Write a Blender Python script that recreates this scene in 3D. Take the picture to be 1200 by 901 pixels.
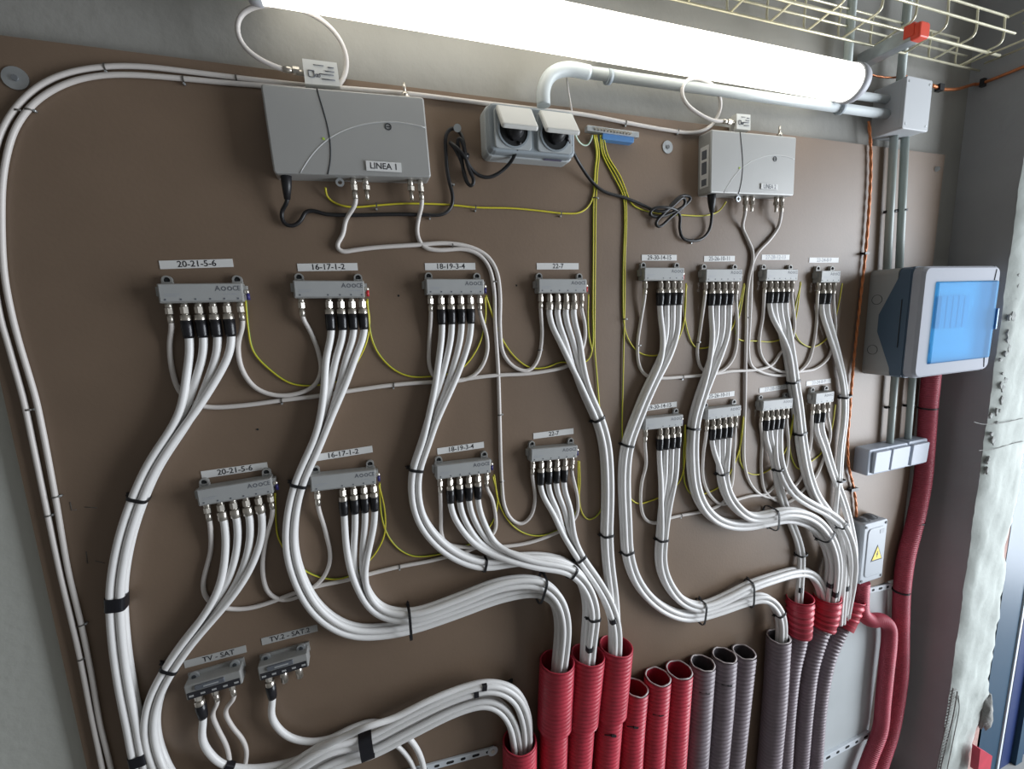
import bpy, math
import numpy as np
from mathutils import Vector, Matrix

for _o in list(bpy.data.objects):
    bpy.data.objects.remove(_o)
SC = bpy.context.scene
COL = SC.collection
R_ = math.radians

# ------------------------------------------------------------------ camera, light, exposure
F_PX, CAM_D, CAM_H = 520.0, 0.75, 1.5            # focal length in pixels, distance to the board, height
def _rot(rx, ry, rz):
    cx, sx, cy, sy, cz, sz = math.cos(rx), math.sin(rx), math.cos(ry), math.sin(ry), math.cos(rz), math.sin(rz)
    return (np.array([[1, 0, 0], [0, cx, -sx], [0, sx, cx]]) @ np.array([[cy, 0, sy], [0, 1, 0], [-sy, 0, cy]])
            @ np.array([[cz, -sz, 0], [sz, cz, 0], [0, 0, 1]]))
CR = _rot(0.147798, -0.339029, -0.0391538)       # rows: image right, image down, view direction (world x, -z, y)
def _w(v):
    return Vector((v[0], v[2], -v[1]))
cam_data = bpy.data.cameras.new('camera')
cam = bpy.data.objects.new('camera', cam_data); COL.objects.link(cam)
cam_data.sensor_fit = 'HORIZONTAL'; cam_data.sensor_width = 36.0
cam_data.lens = F_PX / 1200.0 * 36.0
cam_data.clip_start = 0.01
_r, _u, _b = _w(CR[0]), -_w(CR[1]), -_w(CR[2])
cam.matrix_world = Matrix(((_r.x, _u.x, _b.x, 0), (_r.y, _u.y, _b.y, -CAM_D), (_r.z, _u.z, _b.z, CAM_H), (0, 0, 0, 1)))
SC.camera = cam

SC.view_settings.view_transform = 'Standard'
SC.view_settings.look = 'None'
SC.view_settings.gamma = 1.0
SC.view_settings.use_curve_mapping = False
SC.view_settings.exposure = 0.0

world = bpy.data.worlds.new('sky'); SC.world = world
world.use_nodes = True
_bg = world.node_tree.nodes['Background']
_bg.inputs[0].default_value = (0.98, 0.97, 0.95, 1); _bg.inputs[1].default_value = 0.165

def area(name, loc, target, sx, sy, power, color):
    l = bpy.data.lights.new(name, 'AREA'); l.shape = 'RECTANGLE'; l.size = sx; l.size_y = sy
    l.energy = power; l.color = color
    o = bpy.data.objects.new(name, l); COL.objects.link(o)
    o.location = loc
    o.rotation_euler = (Vector(target) - Vector(loc)).to_track_quat('-Z', 'Y').to_euler()
    return o
area('doorway_daylight', (3.0, -1.2, 1.10), (0.6, -0.1, 1.05), 1.4, 2.2, 112.0, (0.87, 0.93, 1.0))
LAMP_STRENGTH = 2.6

# ------------------------------------------------------------------ helpers
def at(px, py, d=0.0):
    """World point where the photo's point (px, py) lies, d metres in front of the board."""
    q = CR.T @ np.array([(px - 600) / F_PX, (py - 450.5) / F_PX, 1.0])
    s = (CAM_D - d) / q[2]
    return np.array([q[0] * s, -d, CAM_H - q[1] * s])
def proj(P):
    P = np.atleast_2d(P)
    v = np.stack([P[:, 0], CAM_H - P[:, 2], CAM_D + P[:, 1]], 1) @ CR.T
    return np.stack([F_PX * v[:, 0] / v[:, 2] + 600, F_PX * v[:, 1] / v[:, 2] + 450.5], 1)

def mat(name, col, rough=0.5, metal=0.0, noise=0.0, scale=30.0, bump=0.0, bscale=None, stretch=None, spec=0.5, col2=None, coat=0.0):
    m = bpy.data.materials.new(name); m.use_nodes = True
    nt = m.node_tree; b = nt.nodes['Principled BSDF']
    b.inputs['Base Color'].default_value = (*col, 1); b.inputs['Roughness'].default_value = rough
    b.inputs['Metallic'].default_value = metal; b.inputs['Specular IOR Level'].default_value = spec
    if coat: b.inputs['Coat Weight'].default_value = coat
    if noise or bump or col2:
        tc = nt.nodes.new('ShaderNodeTexCoord'); src = tc.outputs['Object']
        if stretch:
            mp = nt.nodes.new('ShaderNodeMapping'); mp.inputs['Scale'].default_value = stretch
            nt.links.new(src, mp.inputs['Vector']); src = mp.outputs['Vector']
        if noise or col2:
            n = nt.nodes.new('ShaderNodeTexNoise'); n.inputs['Scale'].default_value = scale; n.inputs['Detail'].default_value = 6
            nt.links.new(src, n.inputs['Vector'])
            r = nt.nodes.new('ShaderNodeValToRGB'); r.color_ramp.elements[0].position = 0.3; r.color_ramp.elements[1].position = 0.7
            a = tuple(max(0, c * (1 - noise)) for c in col); z = col2 or tuple(min(1, c * (1 + noise)) for c in col)
            r.color_ramp.elements[0].color = (*a, 1); r.color_ramp.elements[1].color = (*z, 1)
            nt.links.new(n.outputs['Fac'], r.inputs['Fac']); nt.links.new(r.outputs['Color'], b.inputs['Base Color'])
        if bump:
            n2 = nt.nodes.new('ShaderNodeTexNoise'); n2.inputs['Scale'].default_value = bscale or scale * 3; n2.inputs['Detail'].default_value = 8
            nt.links.new(src, n2.inputs['Vector'])
            bp = nt.nodes.new('ShaderNodeBump'); bp.inputs['Strength'].default_value = bump; bp.inputs['Distance'].default_value = 0.004
            nt.links.new(n2.outputs['Fac'], bp.inputs['Height']); nt.links.new(bp.outputs['Normal'], b.inputs['Normal'])
    return m

M = {}
M['board'] = mat('brown_fibreboard', (0.192, 0.135, 0.094), 0.44, noise=0.10, scale=5, bump=0.05, bscale=180, spec=0.5)
M['plaster'] = mat('grey_plaster', (0.33, 0.32, 0.295), 0.9, noise=0.10, scale=4, bump=0.25, bscale=60, spec=0.2)
M['plaster_r'] = mat('grey_side_plaster', (0.36, 0.36, 0.37), 0.9, noise=0.12, scale=3, bump=0.25, bscale=50, spec=0.2)
M['plaster_back'] = mat('back_wall_two_tones', (0.305, 0.30, 0.28), 0.9, noise=0.10, scale=4, bump=0.25, bscale=60, spec=0.2)
_nt = M['plaster_back'].node_tree; _pb = _nt.nodes['Principled BSDF']      # colour blends by height: paler low on the wall, darker grey above
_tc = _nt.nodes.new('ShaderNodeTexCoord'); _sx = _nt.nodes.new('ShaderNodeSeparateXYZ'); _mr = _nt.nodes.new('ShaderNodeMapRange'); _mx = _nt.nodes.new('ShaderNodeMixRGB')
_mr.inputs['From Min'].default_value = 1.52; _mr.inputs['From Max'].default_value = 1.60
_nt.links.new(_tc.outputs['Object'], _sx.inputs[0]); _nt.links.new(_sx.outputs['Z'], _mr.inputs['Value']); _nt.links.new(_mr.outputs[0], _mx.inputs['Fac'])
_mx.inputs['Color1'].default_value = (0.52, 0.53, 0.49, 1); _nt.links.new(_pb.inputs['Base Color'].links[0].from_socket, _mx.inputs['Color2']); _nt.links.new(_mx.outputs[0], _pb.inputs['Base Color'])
M['pier'] = mat('rough_white_plaster', (0.46, 0.49, 0.465), 0.95, noise=0.10, scale=12, bump=0.5, bscale=30, spec=0.1)
M['pit'] = mat('pitted_plaster', (0.33, 0.34, 0.33), 0.95, noise=0.3, scale=80, bump=0.6, bscale=120, spec=0.1)
M['brick'] = mat('pink_brick_dust', (0.44, 0.30, 0.27), 0.95, noise=0.2, scale=30, bump=0.6, bscale=60, spec=0.1)
M['mortar'] = mat('grey_mortar', (0.25, 0.25, 0.24), 0.95, noise=0.2, scale=50, bump=0.9, bscale=90, spec=0.1)
M['floor'] = mat('concrete_floor', (0.30, 0.30, 0.29), 0.85, noise=0.15, scale=4, bump=0.2)
M['coax'] = mat('white_pvc_jacket', (0.80, 0.79, 0.78), 0.38, noise=0.03, scale=12, spec=0.5)
M['coax_thin'] = mat('offwhite_pvc_jacket', (0.66, 0.62, 0.59), 0.4, noise=0.03, scale=12, spec=0.5)
M['black'] = mat('black_rubber', (0.012, 0.012, 0.014), 0.42, spec=0.5)
M['shrink'] = mat('black_heat_shrink', (0.010, 0.010, 0.013), 0.3, noise=0.3, scale=90, bump=0.2, bscale=150)
M['tape'] = mat('black_insulating_tape', (0.012, 0.012, 0.016), 0.3, bump=0.15, bscale=80)
M['tie'] = mat('black_nylon', (0.010, 0.010, 0.012), 0.4)
M['zinc'] = mat('nickel_plated_metal', (0.62, 0.58, 0.52), 0.28, metal=0.9, noise=0.08, scale=80)
M['cast'] = mat('die_cast_zinc', (0.33, 0.33, 0.32), 0.5, metal=0.2, noise=0.06, scale=60, bump=0.05)
M['print'] = mat('printed_grey_face', (0.40, 0.41, 0.41), 0.45, noise=0.02, scale=40)
M['strip'] = mat('white_label_tape', (0.72, 0.72, 0.71), 0.4)
M['strip_grey'] = mat('grey_label_tape', (0.40, 0.40, 0.39), 0.45)
M['ink'] = mat('black_ink', (0.025, 0.025, 0.03), 0.5)
M['ink_faint'] = mat('pale_ink', (0.36, 0.38, 0.42), 0.5)  # faint print; on the strips overexposure is put into this pale colour
M['ink_grey'] = mat('grey_ink', (0.12, 0.13, 0.15), 0.5)
M['amp'] = mat('silver_grey_paint', (0.40, 0.40, 0.39), 0.42, metal=0.25, noise=0.03, scale=9)
M['amp_arc'] = mat('pale_silver_print', (0.455, 0.46, 0.455), 0.4)
M['darkline'] = mat('dark_seam', (0.03, 0.035, 0.04), 0.6)
M['sock'] = mat('grey_blue_thermoplastic', (0.30, 0.34, 0.37), 0.45)
M['sock_light'] = mat('light_grey_thermoplastic', (0.45, 0.48, 0.49), 0.42)
M['sock_flap'] = mat('pale_flap_plastic', (0.66, 0.66, 0.63), 0.38)
M['hole'] = mat('dark_recess', (0.008, 0.009, 0.010), 0.8)
M['pvc'] = mat('light_grey_rigid_pvc', (0.56, 0.60, 0.61), 0.38, noise=0.03, scale=8)
M['pvcv'] = mat('green_grey_rigid_pvc', (0.42, 0.48, 0.46), 0.4, noise=0.04, scale=8)
M['teebox'] = mat('pale_grey_box_plastic', (0.52, 0.54, 0.56), 0.5)
M['red'] = mat('red_corrugated_pvc', (0.50, 0.036, 0.064), 0.42, noise=0.16, scale=22, bump=0.06)
M['red2'] = mat('dusty_red_corrugated_pvc', (0.43, 0.062, 0.095), 0.5, noise=0.16, scale=16, bump=0.06)
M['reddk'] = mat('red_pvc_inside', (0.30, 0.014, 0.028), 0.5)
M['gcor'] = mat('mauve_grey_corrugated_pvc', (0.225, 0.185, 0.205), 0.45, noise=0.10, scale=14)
M['gcor_in'] = mat('shaded_inside_of_grey_conduit', (0.075, 0.065, 0.072), 0.6)  # shade inside the tube put into a darker copy of the grey
M['cutedge'] = mat('pale_cut_edge', (0.50, 0.45, 0.45), 0.6, noise=0.3, scale=120)
M['copper'] = mat('orange_copper_wire', (0.58, 0.20, 0.075), 0.38, metal=0.45, noise=0.2, scale=60)
M['yel'] = mat('yellow_insulation', (0.62, 0.54, 0.035), 0.4)
M['grn'] = mat('green_insulation', (0.10, 0.26, 0.035), 0.4)
M['palegrn'] = mat('pale_green_insulation', (0.36, 0.62, 0.42), 0.4)
M['tray'] = mat('yellow_zinc_wire', (0.78, 0.74, 0.56), 0.32, metal=0.55, noise=0.12, scale=30)
M['redcap'] = mat('orange_red_plastic', (0.80, 0.075, 0.035), 0.4)
M['galv'] = mat('galvanised_steel', (0.55, 0.58, 0.60), 0.35, metal=0.75, noise=0.15, scale=40)
M['panelw'] = mat('white_painted_panel', (0.46, 0.49, 0.50), 0.6, noise=0.06, scale=6, bump=0.08)
M['boxbase'] = mat('grey_enclosure_plastic', (0.31, 0.32, 0.32), 0.5)
M['boxcover'] = mat('light_lilac_grey_plastic', (0.37, 0.385, 0.43), 0.7, spec=0.2)
M['boxband'] = mat('navy_grey_plastic', (0.055, 0.095, 0.145), 0.5)
M['jbox'] = mat('junction_box_plastic', (0.40, 0.43, 0.47), 0.42)
M['switch'] = mat('switch_grey_plastic', (0.40, 0.45, 0.53), 0.42)
M['rocker'] = mat('switch_rocker_plastic', (0.45, 0.49, 0.56), 0.5)
M['warn'] = mat('warning_yellow', (0.85, 0.66, 0.06), 0.45)
M['gland'] = mat('grey_rubber_gland', (0.16, 0.17, 0.18), 0.6)
M['bluebase'] = mat('blue_plastic', (0.10, 0.26, 0.55), 0.4)
M['blueframe'] = mat('blue_enamel_steel', (0.012, 0.050, 0.095), 0.4)
M['bluedoor'] = mat('deep_blue_enamel', (0.007, 0.025, 0.115), 0.4)
M['whitebead'] = mat('white_weather_strip', (0.62, 0.66, 0.70), 0.5)
M['capgrey'] = mat('lamp_end_plastic', (0.50, 0.51, 0.55), 0.45)
M['red_ferrule'] = mat('red_ferrule_plastic', (0.55, 0.02, 0.03), 0.4)
M['blue_ferrule'] = mat('navy_ferrule_plastic', (0.03, 0.025, 0.16), 0.4)
M['led'] = mat('green_lens', (0.42, 0.60, 0.08), 0.3)
M['wall_clip'] = mat('dark_steel_clip', (0.10, 0.09, 0.08), 0.5)
M['purple'] = mat('faded_purple_print', (0.16, 0.15, 0.24), 0.5)
m = bpy.data.materials.new('lit_diffuser'); m.use_nodes = True; _b2 = m.node_tree.nodes['Principled BSDF']
_b2.inputs['Base Color'].default_value = (0.9, 0.9, 0.85, 1); _b2.inputs['Emission Color'].default_value = (1.0, 0.96, 0.85, 1)
_b2.inputs['Emission Strength'].default_value = LAMP_STRENGTH; M['lamp'] = m
m = bpy.data.materials.new('blue_tinted_window'); m.use_nodes = True; _n = m.node_tree
_b3 = _n.nodes['Principled BSDF']; _b3.inputs['Base Color'].default_value = (0.16, 0.42, 0.76, 1); _b3.inputs['Roughness'].default_value = 0.5; _b3.inputs['Specular IOR Level'].default_value = 0.12
_tr = _n.nodes.new('ShaderNodeBsdfTransparent'); _tr.inputs['Color'].default_value = (0.55, 0.86, 1.0, 1); _ms = _n.nodes.new('ShaderNodeMixShader'); _ms.inputs['Fac'].default_value = 0.62
_n.links.new(_b3.outputs[0], _ms.inputs[1]); _n.links.new(_tr.outputs[0], _ms.inputs[2]); _n.links.new(_ms.outputs[0], _n.nodes['Material Output'].inputs['Surface']); M['bluewin'] = m

class MB:
    def __init__(s): s.v, s.f, s.sm, s.mi = [], [], [], []
    def add(s, vs, fs, smooth=False, mi=0):
        n = len(s.v); s.v.extend([tuple(map(float, v)) for v in vs])
        for f in fs: s.f.append([i + n for i in f]); s.sm.append(smooth); s.mi.append(mi)
        return s
    def box(s, c, size, rot=None, bev=0.0):
        hx, hy, hz = size[0] / 2, size[1] / 2, size[2] / 2
        if bev <= 0:
            V = [(-hx, -hy, -hz), (hx, -hy, -hz), (hx, hy, -hz), (-hx, hy, -hz), (-hx, -hy, hz), (hx, -hy, hz), (hx, hy, hz), (-hx, hy, hz)]
            Fs = [(0, 3, 2, 1), (4, 5, 6, 7), (0, 1, 5, 4), (1, 2, 6, 5), (2, 3, 7, 6), (3, 0, 4, 7)]
        else:
            return s.rbox(c, size, bev, rot)
        V = np.array(V)
        if rot is not None: V = V @ np.array(rot).T
        return s.add(V + np.array(c), Fs)
    def rbox(s, c, size, rad, rot=None, seg=3, edge=None):
        """Box with rounded corners in the XZ face and a chamfered front (-y) edge."""
        hx, hy, hz = size[0] / 2, size[1] / 2, size[2] / 2
        e = edge if edge is not None else min(rad * .5, hy * .6)
        def outline(sx, sz, r):
            pts = []
            for cx, cz, a0 in ((sx - r, sz - r, 0), (-sx + r, sz - r, 90), (-sx + r, -sz + r, 180), (sx - r, -sz + r, 270)):
                for k in range(seg + 1):
                    a = R_(a0 + 90 * k / seg); pts.append((cx + r * math.cos(a), cz + r * math.sin(a)))
            return pts
        rings = [(hy, outline(hx, hz, rad)), (-hy + e, outline(hx, hz, rad)), (-hy + e * .3, outline(hx - e * .3, hz - e * .3, max(rad - e * .3, 1e-4))), (-hy, outline(hx - e, hz - e, max(rad - e, 1e-4)))]
        n = len(rings[0][1]); V = []
        for y, pts in rings: V += [(x, y, z) for x, z in pts]
        Fs = []
        for k in range(len(rings) - 1):
            for i in range(n):
                j = (i + 1) % n; Fs.append((k * n + i, k * n + j, (k + 1) * n + j, (k + 1) * n + i))
        Fs.append(tuple(range(n))); Fs.append(tuple(reversed(range((len(rings) - 1) * n, len(rings) * n))))
        V = np.array(V)
        if rot is not None: V = V @ np.array(rot).T
        return s.add(V + np.array(c), Fs)
    def prism(s, pts, y0, y1, smooth=False):
        """Polygon in XZ (counter-clockwise seen from the front) extruded along y."""
        n = len(pts); V = [(x, y0, z) for x, z in pts] + [(x, y1, z) for x, z in pts]
        return s.add(V, [tuple(range(n)), tuple(reversed(range(n, 2 * n)))] + [(i, i + n, (i + 1) % n + n, (i + 1) % n) for i in range(n)], smooth)
    def tube(s, P, r, n=10, caps=True, stripe=None, smooth=True):
        P = np.asarray(P, float); N = len(P); r = np.broadcast_to(np.asarray(r, float), (N,))
        T = np.gradient(P, axis=0); T /= np.maximum(np.linalg.norm(T, axis=1, keepdims=True), 1e-12)
        a = np.array([0, -1.0, 0]) if abs(T[0][1]) < .9 else np.array([1.0, 0, 0])
        u = a - T[0] * (a @ T[0]); u /= np.linalg.norm(u)
        ang = np.linspace(0, 2 * math.pi, n, endpoint=False); ca, sa = np.cos(ang)[:, None], np.sin(ang)[:, None]
        V = []
        for i in range(N):
            u = u - T[i] * (u @ T[i]); u /= max(np.linalg.norm(u), 1e-9); w = np.cross(T[i], u)
            V.append(P[i] + r[i] * (ca * u + sa * w))
        base = len(s.v); s.v.extend(map(tuple, np.concatenate(V).tolist()))
        for i in range(N - 1):
            for j in range(n):
                k = (j + 1) % n
                s.f.append([base + i * n + j, base + i * n + k, base + (i + 1) * n + k, base + (i + 1) * n + j]); s.sm.append(smooth)
                s.mi.append(1 if stripe and j in stripe else 0)
        if caps:
            s.f.append([base + j for j in reversed(range(n))]); s.sm.append(False); s.mi.append(0)
            s.f.append([base + (N - 1) * n + j for j in range(n)]); s.sm.append(False); s.mi.append(0)
        return s
    def cyl(s, p0, p1, r0, r1=None, n=12, smooth=True):
        return s.tube([p0, p1], [r0, r1 if r1 is not None else r0], n, True, None, smooth)
    def disc_ring(s, c, axis, r_out, r_in, th, n=20):
        """Flat washer: centre c, axis vector, outer and inner radius, thickness."""
        ax = np.array(axis, float); ax /= np.linalg.norm(ax); a = np.array([0, 0, 1.0]) if abs(ax[2]) < .9 else np.array([1.0, 0, 0])
        u = np.cross(ax, a); u /= np.linalg.norm(u); w = np.cross(ax, u); c = np.array(c, float); V = []
        for (r, h) in ((r_out, 0), (r_out, th), (r_in, th), (r_in, 0)):
            for k in range(n):
                t = 2 * math.pi * k / n; V.append(c + ax * h + r * (math.cos(t) * u + math.sin(t) * w))
        Fs = []
        for q in range(4):
            for k in range(n):
                Fs.append((q * n + k, q * n + (k + 1) % n, ((q + 1) % 4) * n + (k + 1) % n, ((q + 1) % 4) * n + k))
        return s.add(V, Fs)

def setp(o, label=None, cat=None, group=None, kind=None):
    for k, v in (('label', label), ('category', cat), ('group', group), ('kind', kind)):
        if v: o[k] = v
    return o
def build(name, mb, m, parent=None, local=False, label=None, cat=None, group=None, kind=None, keep_origin=False):
    me = bpy.data.meshes.new(name)
    V = np.array(mb.v, float)
    c = np.zeros(3)
    if not local and not keep_origin: c = (V.min(0) + V.max(0)) / 2
    me.from_pydata((V - c).tolist(), [], mb.f)
    me.polygons.foreach_set('use_smooth', mb.sm)
    ms = m if isinstance(m, (list, tuple)) else [m]
    for x in ms: me.materials.append(M[x] if isinstance(x, str) else x)
    if len(ms) > 1: me.polygons.foreach_set('material_index', mb.mi)
    me.update()
    o = bpy.data.objects.new(name, me); COL.objects.link(o)
    o.location = c
    if parent is not None:
        o.parent = parent
        if not local: o.matrix_parent_inverse = Matrix.Translation(-Vector(parent.location))
    return setp(o, label, cat, group, kind)
def thing(name, label, cat, loc=(0, 0, 0), roty=0.0, group=None, scale=1.0):
    o = bpy.data.objects.new(name, None); COL.objects.link(o); o.empty_display_size = 0.02
    o.location = loc; o.rotation_euler = (0, -roty, 0); o.scale = (scale,) * 3
    return setp(o, label, cat, group)
def dup(root, loc, roty, label, group=None, scale=1.0):
    r = root.copy(); COL.objects.link(r); r.location = loc; r.rotation_euler = (0, -roty, 0); r.scale = (scale,) * 3
    r['label'] = label
    if group: r['group'] = group
    for ch in list(root.children):
        c = ch.copy(); COL.objects.link(c); c.parent = r
        for g in list(ch.children):
            d = g.copy(); COL.objects.link(d); d.parent = c
    return r
_text_cache = {}
def text_mesh(s, size):
    k = (s, size)
    if k not in _text_cache:
        cu = bpy.data.curves.new('lettering', 'FONT'); cu.body = s; cu.size = size; cu.align_x = 'CENTER'; cu.align_y = 'CENTER'; cu.resolution_u = 3
        cu.offset = size * 0.012
        to = bpy.data.objects.new('lettering_source', cu); COL.objects.link(to)
        bpy.context.view_layer.update()
        me = bpy.data.meshes.new_from_object(to.evaluated_get(bpy.context.evaluated_depsgraph_get()))
        bpy.data.objects.remove(to); me.materials.clear(); _text_cache[k] = me
    return _text_cache[k]
def text(s, size, loc, parent, m='ink', width=None, rotz=0.0, mirror=False, name='lettering'):
    """Flat lettering facing the room (-y), loc in the parent's local space."""
    me = text_mesh(s, size).copy(); me.materials.append(M[m])
    o = bpy.data.objects.new(name, me); COL.objects.link(o); o.parent = parent
    o.location = loc; o.rotation_euler = (R_(90), rotz, 0)
    if width:
        xs = [v.co.x for v in me.vertices]; o.scale.x = width / (max(xs) - min(xs))
    return o

def spline(P, step=0.004, smooth=6):
    """Centripetal Catmull-Rom through the points, resampled evenly and relaxed."""
    P = np.asarray(P, float)
    keep = [0] + [i for i in range(1, len(P)) if np.linalg.norm(P[i] - P[i - 1]) > 1e-6]; P = P[keep]
    if len(P) < 3:
        n = max(2, int(np.linalg.norm(P[-1] - P[0]) / step)); return np.linspace(P[0], P[-1], n)
    Q = np.vstack([2 * P[0] - P[1], P, 2 * P[-1] - P[-2]]); out = []
    for i in range(1, len(Q) - 2):
        p0, p1, p2, p3 = Q[i - 1:i + 3]
        t0 = 0; t1 = t0 + np.linalg.norm(p1 - p0) ** .5; t2 = t1 + np.linalg.norm(p2 - p1) ** .5; t3 = t2 + np.linalg.norm(p3 - p2) ** .5
        t = np.linspace(t1, t2, 14, endpoint=False)[:, None]
        a1 = (t1 - t) / (t1 - t0) * p0 + (t - t0) / (t1 - t0) * p1; a2 = (t2 - t) / (t2 - t1) * p1 + (t - t1) / (t2 - t1) * p2; a3 = (t3 - t) / (t3 - t2) * p2 + (t - t2) / (t3 - t2) * p3
        b1 = (t2 - t) / (t2 - t0) * a1 + (t - t0) / (t2 - t0) * a2; b2 = (t3 - t) / (t3 - t1) * a2 + (t - t1) / (t3 - t1) * a3
        out.append((t2 - t) / (t2 - t1) * b1 + (t - t1) / (t2 - t1) * b2)
    C = np.vstack(out + [P[-1:]])
    L = np.concatenate([[0], np.cumsum(np.linalg.norm(np.diff(C, axis=0), axis=1))])
    n = max(3, int(L[-1] / step)); u = np.linspace(0, L[-1], n)
    C = np.stack([np.interp(u, L, C[:, k]) for k in range(3)], 1)
    for _ in range(smooth):
        C[2:-2] = C[2:-2] * .5 + (C[1:-3] + C[3:-1]) * .25
    return C
def pts(L, d):
    return [at(p[0], p[1], p[2] if len(p) > 2 else d) for p in L]
WN = np.array([0, -1.0, 0])       # out of the board, towards the room

# ------------------------------------------------------------------ room shell
XL, XW, ZC = -2.2, 1.506, 2.62
DJ = 0.112
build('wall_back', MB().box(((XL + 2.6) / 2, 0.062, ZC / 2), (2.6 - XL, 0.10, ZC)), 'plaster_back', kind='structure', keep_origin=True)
build('floor', MB().box((0.6, -1.4, -0.05), (5.6, 3.1, 0.10)), 'floor', kind='structure', keep_origin=True)
build('ceiling', MB().box((0.6, -1.4, ZC + 0.05), (5.6, 3.1, 0.10)), 'plaster', kind='structure', keep_origin=True)
# right-hand wall of the recess: grey side face, rough plastered end face towards the room
build('wall_right', MB().box((XW + 0.08, (0.012 - DJ + .004) / 2, ZC / 2), (0.16, DJ + 0.012 - .004, ZC)), 'plaster_r', kind='structure', keep_origin=True)
rng = np.random.default_rng(5)
def wob(z, a, seed):
    return a * (math.sin(z * 31 + seed) + .6 * math.sin(z * 73 + seed * 2.1) + .5 * math.sin(z * 151 + seed * 3.7))
plb = MB(); nz, nx = 150, 10
zz = np.linspace(0.0, ZC, nz)
V = []
for i, z in enumerate(zz):
    xl = XW - 0.002 + wob(z, .0022, 1.3); xr = 1.690 + wob(z, .004, 4.2) - .018 * math.exp(-((z - .80) / .10) ** 2) - .050 * math.exp(-((z - .10) / .16) ** 2) + .004 * math.sin(z * 210)
    for j in range(nx + 1):
        t = j / nx; x = xl + (xr - xl) * t
        y = -DJ - .003 - .004 * math.sin(min(1, t * 3) * math.pi / 2) + .0016 * (math.sin(z * 47 + t * 9) + math.sin(z * 19 - t * 23)) + float(rng.normal(0, .0006))
        if j in (0, nx): y = -DJ + .004
        V.append((x, y, z))
Fs = [(i * (nx + 1) + j, i * (nx + 1) + j + 1, (i + 1) * (nx + 1) + j + 1, (i + 1) * (nx + 1) + j) for i in range(nz - 1) for j in range(nx)]
plb.add(V, Fs, True)
pier = build('wall_right_end', plb, 'pier', kind='structure', keep_origin=True)
def chunk(name, poly_px, d, th, m, parent):
    P = [at(x, y, d) for x, y in poly_px]
    mb = MB(); n = len(P); c = np.mean(P, 0)
    vs = [p + np.array([0, .003, 0]) for p in P] + [c + (p - c) * .82 + np.array([0, -th * (0.7 + .5 * ((i * 37) % 7) / 7), 0]) for i, p in enumerate(P)] + [c + np.array([0, -th * 1.15, 0])]
    mb.add(vs, [(i, (i + 1) % n, (i + 1) % n + n, i + n) for i in range(n)] + [(i + n, (i + 1) % n + n, 2 * n) for i in range(n)], False)
    return build(name, mb, m, parent)
# exposed brick along the outer edge, mortar lump, scabbed plaster edge, loose mesh strip
build('brick', MB().box((1.655, -DJ + .012, .34), (.080, .02, .66)), 'brick', pier)
build('brick', MB().box((1.650, -DJ + .012, .88), (.074, .02, .36)), 'brick', pier)
lump = MB(); lc = at(1153, 832, DJ + .004); nl, nm = 12, 8; lv = []
for i in range(nm + 1):
    for j in range(nl):
        th, ph = math.pi * i / nm, 2 * math.pi * j / nl
        rr_ = 1 + .28 * math.sin(3 * th + 2 * ph) * math.sin(2 * ph + 1) + float(rng.normal(0, .09))
        lv.append(lc + np.array([.024 * math.sin(th) * math.cos(ph), .020 * math.sin(th) * math.sin(ph), .052 * math.cos(th)]) * rr_)
lump.add(lv, [(i * nl + j, i * nl + (j + 1) % nl, (i + 1) * nl + (j + 1) % nl, (i + 1) * nl + j) for i in range(nm) for j in range(nl)], True)
build('mortar_lump', lump, 'mortar', pier)
for k in range(30):
    y = 322 + 235 * (k / 30) ** 1.05 + float(rng.normal(0, 4)); x = 1197 - (y - 320) * .178 + float(rng.normal(0, 3.0)); w, h = float(rng.uniform(2, 5)), float(rng.uniform(4, 13))
    q = [(x - w / 2 + 1, y + h / 2), (x - w / 2, y), (x - w / 4 + 1, y - h / 2), (x + w / 2 + 1, y - h / 2 + 2), (x + w / 2, y), (x + w / 3 - 1, y + h / 2)]
    chunk('plaster_scab', q, DJ + .0058, .0008, 'pit', pier)
for L in ([(1140, 494), (1152, 497), (1175, 495), (1199, 490)], [(1146, 528), (1165, 526), (1185, 520), (1199, 517)], [(1123, 815), (1124, 830), (1118, 862), (1110, 901)]):
    build('crack', MB().tube(spline(pts(L, DJ + .0085), .006, 1), .0011, 5), 'mortar', pier)
ms = MB()
for k in range(26):
    y = 810 + k * 3.6; x = 1116 - (y - 810) * .185
    ms.tube([at(x - 2, y, DJ + .004), at(x + 5, y - 2.4, DJ + .009)], .0012, 4)
ms.tube(spline(pts([(1117, 806), (1111, 840), (1104, 870), (1097, 903)], DJ + .008), .01), .0016, 4)
ms.tube(spline(pts([(1122, 810), (1117, 840), (1109, 872), (1102, 903)], DJ + .009), .01), .0016, 4)
build('plaster_mesh', ms, 'mortar', pier)

# blue steel door frame beyond the plaster
dr = bpy.data.objects.new('door_1', None); COL.objects.link(dr); dr.location = (1.76, -0.11, 0); dr['kind'] = 'structure'
build('frame_post', MB().box((1.748, -0.085, 1.2), (0.130, 0.050, 2.4)), 'blueframe', dr)
build('weather_strip', MB().box((1.816, -0.108, 1.2), (0.010, 0.012, 2.4)), 'whitebead', dr)
build('door_leaf', MB().box((1.992, -0.100, 1.2), (0.34, 0.030, 2.4)), 'bluedoor', dr)
build('door_stop', MB().box((1.90, -0.120, 1.2), (0.035, 0.014, 2.4)), 'blueframe', dr)
redp = [at(1149, 878, .150), at(1163, 886, .150), at(1160, 905, .150), at(1146, 905, .150)]
rp = MB(); rp.prism([(p[0], p[2]) for p in (redp[3], redp[2], redp[1], redp[0])], -.150, -.132)
build('red_block', rp, 'red', label='red block standing at the foot of blue door frame', cat='block')

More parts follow.
